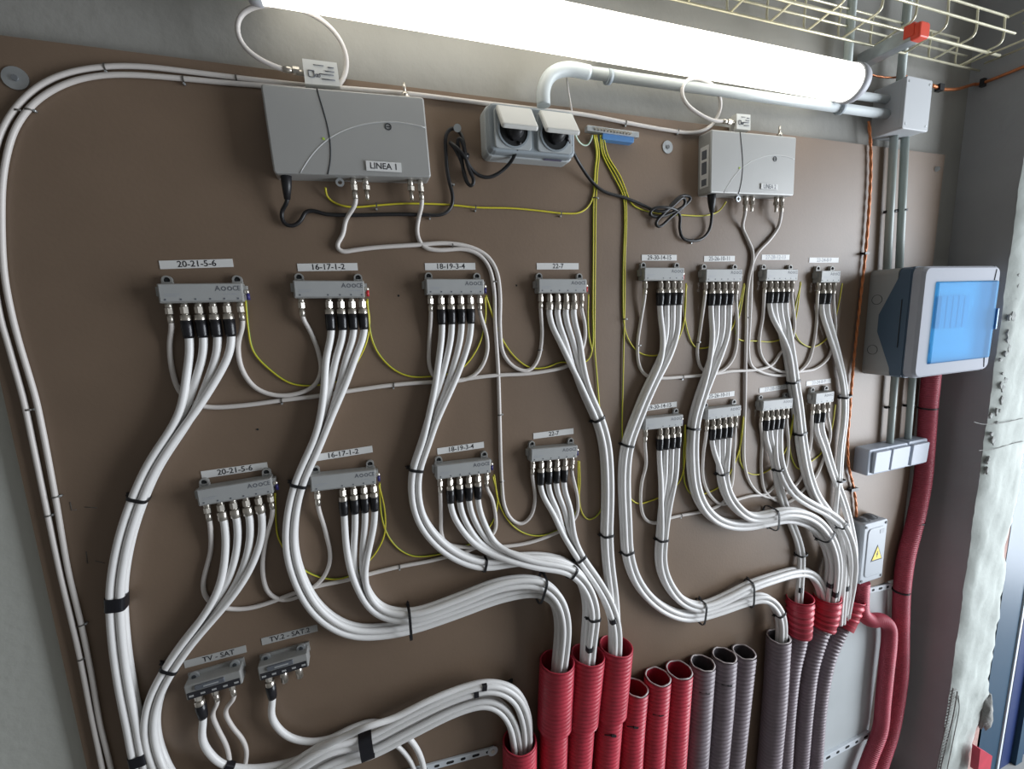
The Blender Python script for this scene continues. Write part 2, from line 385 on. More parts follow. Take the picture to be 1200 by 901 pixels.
# the mounting board
bl, br_, bt = -0.4345, 1.420, 1.8465
bd = MB(); bd.box(((bl + br_) / 2, 0.006, (bt + 0.70) / 2), (br_ - bl, 0.0125, bt - 0.70))
board = build('backboard', bd, 'board', label='large brown fibreboard mounting sheet on the back wall', cat='board')
low = MB(); low.prism([(bl, 0.02), (1.03, 0.02), (1.03, 0.705), (bl, 0.705)], -0.0002, 0.0122)
build('backboard_lower', low, 'board', board)
pn = MB(); pn.prism([(1.035, 0.02), (1.352, 0.02), (1.378, 0.675), (1.378, 0.692), (1.035, 0.692)], -0.001, 0.0122)
build('access_panel', pn, 'panelw', label='white painted panel below the board, behind the grey conduits', cat='panel')

# ------------------------------------------------------------------ lamp
lz, ld = 1.9318, 0.056
lamp = thing('strip_lamp', 'lit white tubular strip lamp along the top of wall', 'lamp', (0.45, -ld, lz))
def lathe_x(x0, prof, n=28):
    mb = MB(); mb.tube([(x0 + a, -ld, lz) for a, _ in prof], [r for _, r in prof], n); return mb
build('diffuser', lathe_x(-0.075, [(0, .033), (1.056, .033)]), 'lamp', lamp)
build('end_cap', lathe_x(0.979, [(0, .0332), (.001, .0358), (.014, .0358), (.021, .0335), (.0215, .012)]), 'capgrey', lamp)
build('end_cap', lathe_x(-0.0905, [(0, .012), (.0005, .033), (.006, .0355), (.016, .0355), (.0165, .033)]), 'capgrey', lamp)
for x in (0.12, 0.78):
    build('mounting_clip', MB().box((x, -0.014, lz + .014), (0.03, 0.052, 0.014)), 'galv', lamp)

# ------------------------------------------------------------------ wire cable tray
tray = thing('cable_tray', 'yellow zinc wire mesh cable tray above the lamp', 'cable tray', (1.0, -0.05, 2.037))
TW = .0022
sec = [(0.012, 2.098), (0.012, 2.042), (0.018, 2.037), (0.067, 2.043), (0.086, 2.045), (0.092, 2.051), (0.092, 2.098)]
for d, z, x1 in [(0.012, 2.098, 1.40), (0.011, 2.066, 1.44), (0.020, 2.0345, 1.476), (0.067, 2.0405, 1.45), (0.094, 2.070, 1.44), (0.094, 2.098, 1.41)]:
    build('wire', MB().tube([(0.45, -d, z), (x1, -d, z)], TW * (1.35 if d == .067 else 1.05), 8), 'tray', tray)
for k in range(10):
    x = 0.513 + 0.0985 * k
    build('wire', MB().tube(spline([(x, -d, z) for d, z in sec], .004, 0), TW, 7), 'tray', tray)
ex = at(1128, 73, .02)[0]
for x, z, d0 in [(ex, 2.037, .02), (1.473, 2.045, .03), (ex + .0, 2.098, .09), (1.473, 2.098, .09)]:
    build('wire', MB().tube([(x, -d0, z), (x, -.36, z)], TW, 7), 'tray', tray)
for d in (.16, .26, .35):
    build('wire', MB().tube(spline([(ex, -d, 2.098), (ex, -d, 2.045), (ex + .006, -d, 2.038), (1.467, -d, 2.038), (1.473, -d, 2.045), (1.473, -d, 2.098)], .006, 1), TW, 7), 'tray', tray)
br = thing('strut_bracket', 'galvanised strut bracket with a red end cap under the cable tray', 'bracket', (1.106, 0.0, 2.018))
bx, bz = 1.106, 2.014
for dx in (-.0125, .0125):
    build('rail_flange', MB().box((bx + dx, -.044, bz + .004), (.003, .100, .024)), 'galv', br)
build('rail_web', MB().box((bx, -.044, bz - .0075), (.025, .100, .003)), 'galv', br)
cp = MB(); cp.rbox((bx, -.103, bz + .004), (.031, .016, .029), .006); cp.box((bx - .011, -.092, bz + .009), (.011, .018, .023))
build('end_cap', cp, 'redcap', br, label='red plastic end cap')

# ------------------------------------------------------------------ rigid pipes and boxes on the right
def pipe(name, P, r, m, label, cat='pipe', group=None, n=16):
    return build(name, MB().tube(P, r, n), m, label=label, cat=cat, group=group)
elb = spline(pts([(637, 124), (637, 105), (645, 88), (664, 81), (690, 85)], .020), .004, 3)
hp = thing('conduit_pipe', 'light grey rigid pipe bending from socket box to the right under the lamp', 'pipe', (.7, -.02, 1.88))
build('elbow', MB().tube(elb, .0112, 16), 'pvc', hp)
build('straight_length', MB().tube([at(688, 84.6, .020), at(1045, 135, .018)], .0095, 16), 'pvc', hp)
for q in ((713, 90), (984, 127)):
    a = at(*q, .02); build('saddle_clip', MB().tube([a + np.array([-.004, 0, 0]), a + np.array([.004, 0, 0])], .0122, 16), 'sock', hp)
pipe('conduit_pipe', [at(700, 66, .015), at(1040, 117, .015)], .0085, 'pvc', 'light grey rigid pipe hidden mostly behind the strip lamp')
pipe('conduit_pipe', [at(993, 78, .012), (at(993, 78, .012)[0], -.012, 2.5)], .0085, 'pvcv', 'grey vertical pipe rising behind the cable tray, above the lamp end')
tx0, tx1, tz0, tz1 = 1.1640, 1.2490, 1.8660, 1.9690
tee = thing('junction_box', 'pale grey square junction box on wall at the end of lamp', 'junction box', ((tx0 + tx1) / 2, 0, tz0))
pipe('conduit_pipe', [(1.207, -.014, tz1 + .002), (1.207, -.014, 2.5)], .0085, 'pvcv', 'grey vertical pipe rising from top of the pale junction box')
tb = MB(); tb.rbox(((tx0 + tx1) / 2, -.017, (tz0 + tz1) / 2), (tx1 - tx0, .058, tz1 - tz0), .004, edge=.0015); build('box_body', tb, 'teebox', tee)
tb = MB(); tb.rbox(((tx0 + tx1) / 2, -.0495, (tz0 + tz1) / 2), (tx1 - tx0 + .003, .007, tz1 - tz0 + .003), .005, edge=.002); build('lid', tb, 'teebox', tee)
for sx in (tx0 + .008, tx1 - .008):
    for sz in (tz0 + .009, tz1 - .009):
        build('screw', MB().cyl((sx, -.0525, sz), (sx, -.0537, sz), .0028, n=8), 'galv', tee)
# vertical grey pipes
for xt, xb, lab in ((1046.5, 1038.5, 'first grey vertical pipe from pale junction box down to blue-window breaker box'), (1059.5, 1053, 'second grey vertical pipe from pale junction box down to blue-window breaker box')):
    pipe('conduit_pipe', [at(xt + 1.5, 152, .014), at(xb, 330, .014)], .0082, 'pvcv', lab)
for a, b, lab in (((1049, 436), (1042.5, 520), 'first short grey pipe between the breaker box and the grey switches'), ((1070, 436), (1063.5, 516), 'second short grey pipe between the breaker box and the grey switches')):
    pipe('conduit_pipe', [at(*a, .016), at(*b, .016)], .0078, 'pvcv', lab)

# breaker box with blue window
ex0, ex1, ez0, ez1, ed = 1.187, 1.475, 1.316, 1.568, .110
eb = thing('breaker_box', 'grey surface breaker box with a blue tinted window door', 'breaker box', ((ex0 + ex1) / 2, 0, ez0))
zc, xc = (ez0 + ez1) / 2, (ex0 + ex1) / 2; hz = (ez1 - ez0) / 2
b = MB(); b.rbox((xc, -.030, zc), (ex1 - ex0, .060, ez1 - ez0), .012, edge=.0005); build('base_box', b, 'boxbase', eb)
# navy belt whose flank comes to a point on the side
b = MB()
for xs, sg in ((ex0, -1), (ex1, 1)):
    prof = [(-.060, hz * .98), (-.060, -hz * .98), (-.086, -hz), (-.086, hz)]
    P = [(-.086, hz), (-.066, hz), (-.062, hz * .82), (-.028, hz * .16), (-.028, -hz * .16), (-.060, -hz * .82), (-.064, -hz), (-.086, -hz)]
    V = [(xs - sg * .012, y, zc + z) for y, z in P] + [(xs + sg * .0022, y, zc + z * (1 if abs(z) < hz * .9 else .965)) for y, z in P]; n = len(P)
    Fs = [tuple(range(n)), tuple(reversed(range(n, 2 * n)))] + [(i, i + n, (i + 1) % n + n, (i + 1) % n) for i in range(n)]
    b.add(V, Fs)
b.rbox((xc, -.075, zc), (ex1 - ex0 + .001, .026, ez1 - ez0 + .001), .014, edge=.0005)
build('belt', b, 'boxband', eb, label='navy belt coming to a point on the side')
# front cover as a frame around the window
wx0, wx1, wz0, wz1 = 1.231, 1.464, 1.3475, 1.533
b = MB()
def frame(b, x0, x1, z0, z1, a0, a1, c0, c1, y0, y1, rad):
    o = MB(); hx, hz_ = (x1 - x0) / 2, (z1 - z0) / 2; cx, cz = (x0 + x1) / 2, (z0 + z1) / 2; seg = 4
    out = []
    for sx, sz, q in ((1, 1, 0), (-1, 1, 90), (-1, -1, 180), (1, -1, 270)):
        for k in range(seg + 1):
            t = R_(q + 90 * k / seg); out.append((cx + sx * (hx - rad) + rad * math.cos(t), cz + sz * (hz_ - rad) + rad * math.sin(t)))
    inn = []
    for (X, Z) in ((a1, c1), (a0, c1), (a0, c0), (a1, c0)): inn += [(X, Z)] * (seg + 1)
    n = len(out); e = .006
    def sh(p, k): return (cx + (p[0] - cx) * k, cz + (p[1] - cz) * k)
    V = [(x, y0, z) for x, z in out] + [(x, y1 + e, z) for x, z in out] + [(*[sh(p, .965)[0]], y1, sh(p, .965)[1]) for p in out] + [(x, y1, z) for x, z in inn] + [(x, y0, z) for x, z in inn]
    Fs = [(k * n + i, k * n + (i + 1) % n, (k + 1) * n + (i + 1) % n, (k + 1) * n + i) for k in range(4) for i in range(n)]
    b.add(V, Fs)
frame(b, ex0 + .001, ex1 - .001, ez0 + .001, ez1 - .001, wx0, wx1, wz0, wz1, -.086, -ed, .016)
build('front_cover', b, 'boxcover', eb)
build('inner_plate', MB().box(((wx0 + wx1) / 2, -.089, (wz0 + wz1) / 2), (wx1 - wx0, .003, wz1 - wz0)), 'sock_flap', eb)
for k in range(5):
    build('breaker', MB().rbox((wx0 + .06 + k * .022, -.094, wz1 - .07), (.019, .008, .075), .002), 'rocker', eb)
build('inner_label', MB().box((wx0 + .115, -.0912, wz0 + .032), (.15, .001, .022)), 'strip', eb)
b = MB(); b.rbox(((wx0 + wx1) / 2, -.1095, (wz0 + wz1) / 2), (wx1 - wx0 - .002, .011, wz1 - wz0 - .002), .004, edge=.003); build('window_door', b, 'bluewin', eb, label='blue tinted window door')
build('window_catch', MB().rbox((wx1 + .002, -.113, zc), (.006, .010, .05), .002), 'bluebase', eb)
for zk in (ez1 - .070, ez0 + .062):
    build('knockout', MB().disc_ring((ex0 - .0002, -.020, zk), (-1, 0, 0), .0115, .0107, .0006, 24), 'darkline', eb)
for s in (1, -1):
    build('seam', MB().tube([(1.449, -ed - .0004, zc + s * (hz - .034)), (1.453, -ed - .0002, zc + s * (hz - .010)), (1.4535, -ed + .006, zc + s * (hz - .0008))], .0012, 5), 'darkline', eb)
build('seam', MB().tube([(ex0 - .0035, -.074, zc + .055), (ex0 - .0035, -.074, zc - .055)], .0008, 5), 'darkline', eb)

# grey rocker switches
sA, sB = at(1021, 540, .038), at(1088, 529, .038)
sx0, sx1 = 1.187, sB[0]; sz0, sz1 = 1.058, 1.1265
sw = thing('switch_box', 'grey surface triple rocker switch box under the breaker box', 'switch', ((sx0 + sx1) / 2, 0, sz0))
wS = (sx1 - sx0); xm = sx0 + wS * .655
b = MB(); b.rbox(((sx0 + xm) / 2, -.017, (sz0 + sz1) / 2), (xm - sx0 - .001, .034, sz1 - sz0), .006, edge=.003); build('double_housing', b, 'switch', sw)
b = MB(); b.rbox(((sx1 + xm) / 2 + .0005, -.017, (sz0 + sz1) / 2 + .001), (sx1 - xm - .001, .034, sz1 - sz0 + .001), .006, edge=.003); build('single_housing', b, 'switch', sw)
for a, c in ((sx0 + .014, sx0 + .072), (sx0 + .078, xm - .004), (xm + .007, sx1 - .006)):
    b = MB(); rot = np.array(Matrix.Rotation(R_(2.5), 3, 'X')); b.rbox(((a + c) / 2, -.0375, (sz0 + sz1) / 2), (c - a, .008, sz1 - sz0 - .012), .003, rot, edge=.002); build('rocker', b, 'rocker', sw)

# junction box with warning triangle
jx0, jx1, jz0, jz1, jd = 1.192, 1.280, 0.760, 0.927, .038
jb = thing('junction_box', 'grey junction box with yellow warning triangle beside the red conduit', 'junction box', ((jx0 + jx1) / 2, 0, jz0))
b = MB(); b.rbox(((jx0 + jx1) / 2, -.014, (jz0 + jz1) / 2), (jx1 - jx0, .028, jz1 - jz0), .006, edge=.001); build('box_body', b, 'jbox', jb)
b = MB(); b.rbox(((jx0 + jx1) / 2, -.033, (jz0 + jz1) / 2), (jx1 - jx0 + .002, .010, jz1 - jz0 + .002), .006, edge=.003); build('lid', b, 'jbox', jb)
b = MB(); b.rbox(((jx0 + jx1) / 2 + .004, -.0385, (jz0 + jz1) / 2), (jx1 - jx0 - .018, .003, jz1 - jz0 - .03), .012, edge=.002); build('raised_panel', b, 'jbox', jb)
for sx in (jx0 + .006, jx1 - .006):
    for sz in (jz0 + .008, jz1 - .008):
        build('screw', MB().cyl((sx, -.0375, sz), (sx, -.0398, sz), .0035, n=10), 'gland', jb)
for gx, gy in ((jx0 + .024, -.016), (jx0 + .060, -.012)):
    g = MB()
    for k, r in enumerate((.017, .0135, .010, .007)): g.cyl((gx, gy, jz1 - .001 + .0018 * k), (gx, gy, jz1 + .0018 * (k + 1)), r, n=18)
    build('cable_gland', g, 'gland', jb)
wx, wz = (jx0 + jx1) / 2 + .010, 0.838
tri = lambda s: [(wx - s * .5, wz - s * .45), (wx + s * .5, wz - s * .45), (wx, wz + s * .55)]
sg = build('warning_triangle', MB().prism(tri(.044), -.0406, -.0400), 'ink', jb, label='yellow warning triangle sign')
build('triangle_face', MB().prism(tri(.036), -.0410, -.0406), 'warn', sg)
bolt = [(0.001, .012), (-.005, -.001), (-.001, -.001), (-.003, -.012), (.005, .002), (.001, .002), (.004, .012)]
build('lightning_bolt', MB().prism([(wx + x * .75, wz + z * .75 - .002) for x, z in bolt], -.0413, -.0410), 'ink', sg)
build('moulded_mark', MB().rbox((jx1 - .022, -.0401, jz1 - .028), (.016, .001, .012), .002), 'ink_faint', jb)

# ------------------------------------------------------------------ double socket
S0 = at(563.5, 155, 0.0); s0x, s1x = 0.2235, 0.3720; sz0, sz1 = 1.7500, 1.8215; SD = .042
so = thing('socket_box', 'grey double socket box with lifted flaps under the lamp', 'socket', ((s0x + s1x) / 2, 0, sz0), 0.0)
scx, scz = (s0x + s1x) / 2, (sz0 + sz1) / 2
b = MB(); b.rbox((scx, -.013, scz), (s1x - s0x + .004, .026, sz1 - sz0 + .004), .010, edge=.002); build('back_box', b, 'sock_light', so)
b = MB(); b.rbox((scx, -.033, scz), (s1x - s0x, .018, sz1 - sz0), .010, edge=.004); build('front_frame', b, 'sock', so)
for k in (0, 1):
    cx = s0x + .0385 + k * .0715
    md = build('socket_module', MB().rbox((cx, -.0435, scz - .002), (.061, .005, .058), .005, edge=.001), 'sock_light', so)
    b = MB(); b.cyl((cx, -.0440, scz - .004), (cx, -.0466, scz - .004), .0235, n=28); build('socket_well', b, 'hole', md)
    b = MB(); b.disc_ring((cx, -.0455, scz - .004), (0, -1, 0), .0265, .0235, .0022, 28); build('well_rim', b, 'sock', md)
    hz1 = scz + .026
    rot = np.array(Matrix.Rotation(R_(-36), 3, 'X'))
    fb = MB(); fb.rbox(np.array((cx + .001, -.0475, hz1)) + rot @ np.array((0, -.001, -.022)), (.059, .006, .048), .004, rot, edge=.003)
    build('flap', fb, 'sock_flap', so, label='pale grey hinged flap')
    build('hinge', MB().cyl((cx - .027, -.0475, hz1), (cx + .027, -.0475, hz1), .0032, n=10), 'sock_light', so)
    build('plug', MB().tube([(cx + .003, -.046, scz - .006), (cx + .005, -.052, scz - .007), (cx + .010, -.056, scz - .012)], [.016, .013, .005], 16), 'black', so, label='black power plug')
build('maker_print', MB().box((s1x - .035, -.0262, sz0 - .0015), (.032, .010, .0004)), 'purple', so)

# earth terminal bar
ta, tb_ = at(686, 153, .010), at(746, 161, .010)
tang = math.atan2(tb_[2] - ta[2], tb_[0] - ta[0]); tw = np.linalg.norm(tb_ - ta); tc_ = (ta + tb_) / 2
eb_ = thing('earth_terminal_bar', 'metal earth terminal bar with screws on a blue base', 'terminal bar', (tc_[0], 0, tc_[2]), tang)
build('base', MB().rbox((.012, -.007, -.005), (tw * .62, .014, .013), .002), 'bluebase', eb_, True)
build('bar', MB().rbox((0, -.012, .002), (tw, .010, .009), .001), 'galv', eb_, True)
for k in range(12):
    x = -tw / 2 + .016 + k * .0064
    build('screw', MB().cyl((x, -.0168, .002), (x, -.0195, .002), .0024, n=8), 'zinc', eb_, True)

# ------------------------------------------------------------------ amplifiers
AW, AH, AD = .2165, .1125, .033
def amp_parts(root):
    b = MB(); b.rbox((0, -AD / 2, 0), (AW, AD, AH), .004, edge=.0022); build('body', b, 'amp', root, True)
    xs = lambda t: -.0385 + .0085 * (1 - (2 * t ** 1.3 - 1) ** 2) - .0005 * t
    build('seam', MB().tube([(xs(t), -AD - .0001, AH / 2 - .0005 - t * (AH - .001)) for t in np.linspace(0, 1, 18)], .0009, 5), 'darkline', root, True)
    arc = [(-.075, -.055), (-.060, -.034), (-.040, -.014), (-.015, .002), (.015, .013), (.05, .019), (.085, .018), (.106, .014)]
    build('decor_arc', MB().tube(spline([(x, -AD + .0004, z) for x, z in arc], .006), .0011, 5), 'amp_arc', root, True)
    build('indicator', MB().cyl((-.0385, -AD, -.009), (-.0385, -AD - .0008, -.009), .0018, n=8), 'led', root, True)
    k = build('lock', MB().disc_ring((.052, -AD, .012), (0, -1, 0), .0048, .0035, .0008, 18), 'darkline', root, True)
    build('lock_slot', MB().box((.052, -AD - .0005, .012), (.0045, .0008, .0013)), 'darkline', k, True)
    build('side_label', MB().box((-AW / 2 - .0003, -AD / 2, -.006), (.0004, .022, .075)), 'strip', root, True)
    for z0, h in ((.02, .016), (-.004, .022), (-.03, .012)):
        build('side_print', MB().box((-AW / 2 - .0006, -AD / 2, z0 - .004), (.0003, .013, h)), 'ink_grey', root, True)
    for x, l in ((-.005, .010), (.012, .022), (.078, .022), (.093, .010)):
        b = MB(); b.cyl((x, -.018, -AH / 2 + .001), (x, -.018, -AH / 2 - .010), .0046, n=12)
        if l > .012: b.cyl((x, -.018, -AH / 2 - .010), (x, -.018, -AH / 2 - .016), .0056, n=6, smooth=False); b.cyl((x, -.018, -AH / 2 - .016), (x, -.018, -AH / 2 - .030), .0030, n=10)
        build('port', b, 'zinc', root, True)
    b = MB(); b.cyl((.084, -.014, AH / 2 - .001), (.084, -.014, AH / 2 + .007), .0066, n=6, smooth=False); b.cyl((.084, -.014, AH / 2 + .006), (.084, -.014, AH / 2 + .012), .0050, n=10); b.cyl((.084, -.014, AH / 2 + .012), (.084, -.014, AH / 2 + .026), .0022, n=8)
    build('top_port', b, 'zinc', root, True)
    b = MB(); b.disc_ring((-.024, -.016, -AH / 2 - .006), (0, -1, 0), .006, .003, .003, 16); b.box((-.024, -.014, -AH / 2 - .001), (.006, .006, .006)); build('earth_lug', b, 'galv', root, True)
A1c = (at(305, 97, AD) + at(501, 113, AD) + at(504, 209, AD) + at(317, 203, AD)) / 4
A2c = (at(835, 153, AD) + at(933, 161, AD) + at(929, 229, AD) + at(833, 224, AD)) / 4
amp1 = thing('signal_amplifier', 'larger-looking silver amplifier marked LINEA 1 with white filter on top', 'amplifier', (A1c[0], 0, A1c[2]), R_(1.9), 'silver line amplifiers'); amp_parts(amp1)
amp2 = dup(amp1, (A2c[0], 0, A2c[2]), R_(1.2), 'silver amplifier marked LINEA 2 near the grey vertical pipes')

# ------------------------------------------------------------------ taps
TWD, TH, TD = .0955, .0248, .020
CE = [(-.42, 'thin')]
def tap_parts(root, w, ports, left_lug=True):
    b = MB(); b.rbox((0, -TD / 2 - .001, 0), (w, TD - .002, TH), .0016, edge=.0012); build('body', b, 'cast', root, True)
    build('face_print', MB().box((.0, -TD - .0003, .0005), (w * .955, .0006, TH * .86)), 'print', root, True)
    for s in (-1, 1):
        lg = MB(); x = s * (w / 2 - .0075)
        lg.disc_ring((x, -.001, TH / 2 + .0052), (0, -1, 0), .0060, .0040, .006, 18); lg.box((x, -.004, TH / 2 - .001), (.0124, .006, .008))
        l = build('mounting_lug', lg, 'cast', root, True)
        build('screw', MB().cyl((x, -.0005, TH / 2 + .0052), (x, -.0035, TH / 2 + .0052), .0041, n=10).cyl((x, -.0035, TH / 2 + .0052), (x, -.0045, TH / 2 + .0052), .0022, n=8), 'darkline', l, True)
        build('side_flange', MB().box((s * (w / 2 + .002), -.008, .003), (.004, .010, .012)), 'cast', root, True)
    for x in ports:
        b = MB(); b.cyl((x, -.012, -TH / 2 + .001), (x, -.012, -TH / 2 - .007), .0042, n=12)
        for k in range(3): b.cyl((x, -.012, -TH / 2 - .002 - k * .0018), (x, -.012, -TH / 2 - .003 - k * .0018), .0046, n=12)
        build('port', b, 'zinc', root, True)
        build('port_print', MB().box((x, -TD - .0007, -TH / 2 + .0045), (.0022, .0003, .0022)), 'ink_grey', root, True)
    fp = root
    text('A', .0092, (w / 2 - .0285, -TD - .0008, .0052), fp, 'ink_grey', name='print_letter')
    for k in range(2):
        build('print_mark', MB().disc_ring((w / 2 - .0215 + k * .0072, -TD - .0004, .0052), (0, -1, 0), .0030, .0018, .0004, 8 if k else 12), 'ink_grey', root, True)
    text('CE', .0088, (w / 2 - .0065, -TD - .0008, .0052), fp, 'ink_grey', width=.0085, name='print_letter')
    build('print_line', MB().box((w / 2 - .014, -TD - .0007, -.002), (.016, .0003, .0007)), 'ink_faint', root, True)
    build('print_line', MB().box((-w / 2 + .016, -TD - .0007, -.001), (.018, .0003, .0007)), 'ink_faint', root, True)
    build('print_line', MB().box((-w / 2 + .014, -TD - .0007, -.0035), (.014, .0003, .0007)), 'ink_faint', root, True)
    build('earth_screw', MB().cyl((w / 2 + .001, -.012, .001), (w / 2 + .006, -.012, .001), .0030, n=8), 'zinc', root, True)
P_THRU = [-.425, -.245, -.075, .098, .268, .435]; P_END = [-.415, -.03, .14, .30, .455]; W2 = .058; P_TWO = [-.43, -.17, .13, .41]
# number, row, kind, left and right ends of the front face, heat-shrink
TAPS = [
 ('20-21-5-6', 'upper', 'thru', (185, 344), (284.5, 342.5), 1), ('16-17-1-2', 'upper', 'end', (343.7, 339), (427, 339), 1),
 ('18-19-3-4', 'upper', 'thru', (499, 336), (567, 336), 1), ('22-7', 'upper', 'thru', (631, 335), (687.5, 335), 0),
 ('29-30-14-15', 'upper', 'end', (755, 321), (802, 321), 1), ('25-26-10-11', 'upper', 'thru', (827, 322.5), (870, 322.5), 1),
 ('27-28-12-13', 'upper', 'thru', (898, 322), (935.5, 322), 1), ('23-24-8-9', 'upper', 'two', (961, 324), (985, 324), 1),
 ('20-21-5-6', 'lower', 'thru', (231, 584), (319, 569), 0), ('16-17-1-2', 'lower', 'end', (363.5, 567.5), (440.5, 558.5), 1),
 ('18-19-3-4', 'lower', 'thru', (511, 554), (575, 546), 1), ('22-7', 'lower', 'thru', (622, 534), (676.5, 529), 1),
 ('29-30-14-15', 'lower', 'end', (755.5, 497.5), (800.5, 492.5), 1), ('25-26-10-11', 'lower', 'thru', (829, 486), (868.7, 481), 1),
 ('27-28-12-13', 'lower', 'thru', (894.5, 476), (929, 472.5), 1), ('23-24-8-9', 'lower', 'two', (955, 467.5), (977, 464.5), 1)]
proto = {}; TAP = {}
WORD = {'20-21-5-6': '20-21-5-6', '16-17-1-2': '16-17-1-2', '18-19-3-4': '18-19-3-4', '22-7': '22-7', '29-30-14-15': '29-30-14-15', '25-26-10-11': '25-26-10-11',
        '27-28-12-13': 'faint third right-hand', '23-24-8-9': 'small two-way'}
for num, row, kind, L, Rr, hs in TAPS:
    a, b_ = at(*L, TD), at(*Rr, TD); c = (a + b_) / 2; ang = math.atan2(b_[2] - a[2], b_[0] - a[0]); w0 = np.linalg.norm(b_ - a)
    w = W2 if kind == 'two' else TWD; sc = float(np.clip(w0 / w, .96, 1.05))
    extra = {'thru': 'four-way', 'end': 'end-of-line four-way', 'two': 'two-way'}[kind]
    lab = {'27-28-12-13': f'grey coax tap box in {row} row, third from breaker box cables, faint strip above', '23-24-8-9': f'smallest grey two-way coax tap box in {row} row, nearest the copper wire'}.get(num, f'grey {extra} coax tap box under strip {num} in the {row} row')
    if num == '27-28-12-13': lab = f'grey coax tap box beside the smallest two-way tap in {row} row'
    ports = [p * w for p in {'thru': P_THRU, 'end': P_END, 'two': P_TWO}[kind]]
    if kind not in proto:
        t = thing('coax_tap', lab, 'tap box', (c[0], 0, c[2]), ang, 'coax tap boxes', sc); tap_parts(t, w, ports); proto[kind] = t
    else:
        t = dup(proto[kind], (c[0], 0, c[2]), ang, lab, 'coax tap boxes', sc)
    ca, sa = math.cos(ang), math.sin(ang)
    X, Z = np.array([ca, 0, sa]), np.array([-sa, 0, ca])
    loc = lambda x, y, z, c=c, X=X, Z=Z, sc=sc: np.array([c[0], 0, c[2]]) + sc * (X * x + Z * z + np.array([0, y, 0]))
    TAP[(num, row)] = dict(root=t, ports=ports, loc=loc, Z=Z, hs=hs, w=w, kind=kind)

# label strips: left and right middle, text
def strip(L, Rr, s, label, h=.0112, m='strip', ink='ink', tsize=.0118, tw=.62, d=.0006, tx=0.0):
    a, b_ = at(*L, d), at(*Rr, d); c = (a + b_) / 2; ang = math.atan2(b_[2] - a[2], b_[0] - a[0]); w = np.linalg.norm(b_ - a)
    o = build('label_strip', MB().box((0, 0, 0), (w, .0008, h)), m, local=True, label=label, cat='label', group='printed label strips')
    o.location = (c[0], -d, c[2]); o.rotation_euler = (0, -ang, 0)
    text(s, tsize, (tx, -.0006, 0), o, ink, width=w * tw)
    return o
ST = [((187, 310.5), (273, 308), '20-21-5-6', 'upper', .53, 'ink'), ((348.7, 313.5), (419, 312.5), '16-17-1-2', 'upper', .54, 'ink'), ((498, 312.5), (557, 312), '18-19-3-4', 'upper', .55, 'ink'), ((629, 312), (678, 312), '22-7', 'upper', .26, 'ink'),
      ((752, 302), (793, 302), '29-30-14-15', 'upper', .68, 'ink'), ((825, 303.3), (861, 303), '25-26-10-11', 'upper', .68, 'ink_grey'), ((892.5, 301.5), (925, 301.5), '27-28-12-13', 'upper', .72, 'ink_faint'), ((948.3, 304.8), (982.5, 304.8), '23-24-8-9', 'upper', .5, 'ink_faint'),
      ((236, 556.5), (313.5, 545.5), '20-21-5-6', 'lower', .53, 'ink'), ((366, 537), (436.5, 526), '16-17-1-2', 'lower', .50, 'ink'), ((512.5, 529), (567, 521), '18-19-3-4', 'lower', .53, 'ink'), ((625, 511), (672, 505), '22-7', 'lower', .25, 'ink'),
      ((752, 479), (793, 473.5), '29-30-14-15', 'lower', .68, 'ink'), ((825, 465.5), (860.5, 461), '25-26-10-11', 'lower', .68, 'ink'), ((890, 457.5), (925, 452.5), '27-28-12-13', 'lower', .66, 'ink_faint'), ((945, 449.5), (973.5, 446), '23-24-8-9', 'lower', .55, 'ink_faint')]
for L, Rr, s, row, tw, ink in ST:
    what = f'printed {s}' if ink != 'ink_faint' else ('with faint print above the tap beside the smallest' if s[:2] == '27' else 'with faint print above the smallest two-way tap')
    strip(L, Rr, s, f'white label strip {what} in the {row} row', tw=tw, ink=ink)
strip((216, 778.7), (288.5, 760), 'TV - SAT', 'grey label strip printed TV - SAT above the fully cabled splitter', m='strip_grey', tw=.52, tx=.004, h=.0125)
strip((306.7, 752), (372, 735.5), 'TV.2 - SAT.2', 'grey label strip printed TV.2 - SAT.2 above the splitter with bare ports', m='strip_grey', tw=.72, h=.0125)
strip((429, 194), (470.5, 196.5), 'LINEA 1', 'white label strip printed LINEA 1 on the first amplifier', d=AD + .0016, tw=.74, h=.0135, tsize=.012)
strip((892, 218), (911.5, 219.5), 'LINEA 2', 'white label strip printed LINEA 2 on the second amplifier', d=AD + .0016, tw=.74, h=.0105, m='strip', ink='ink_grey')

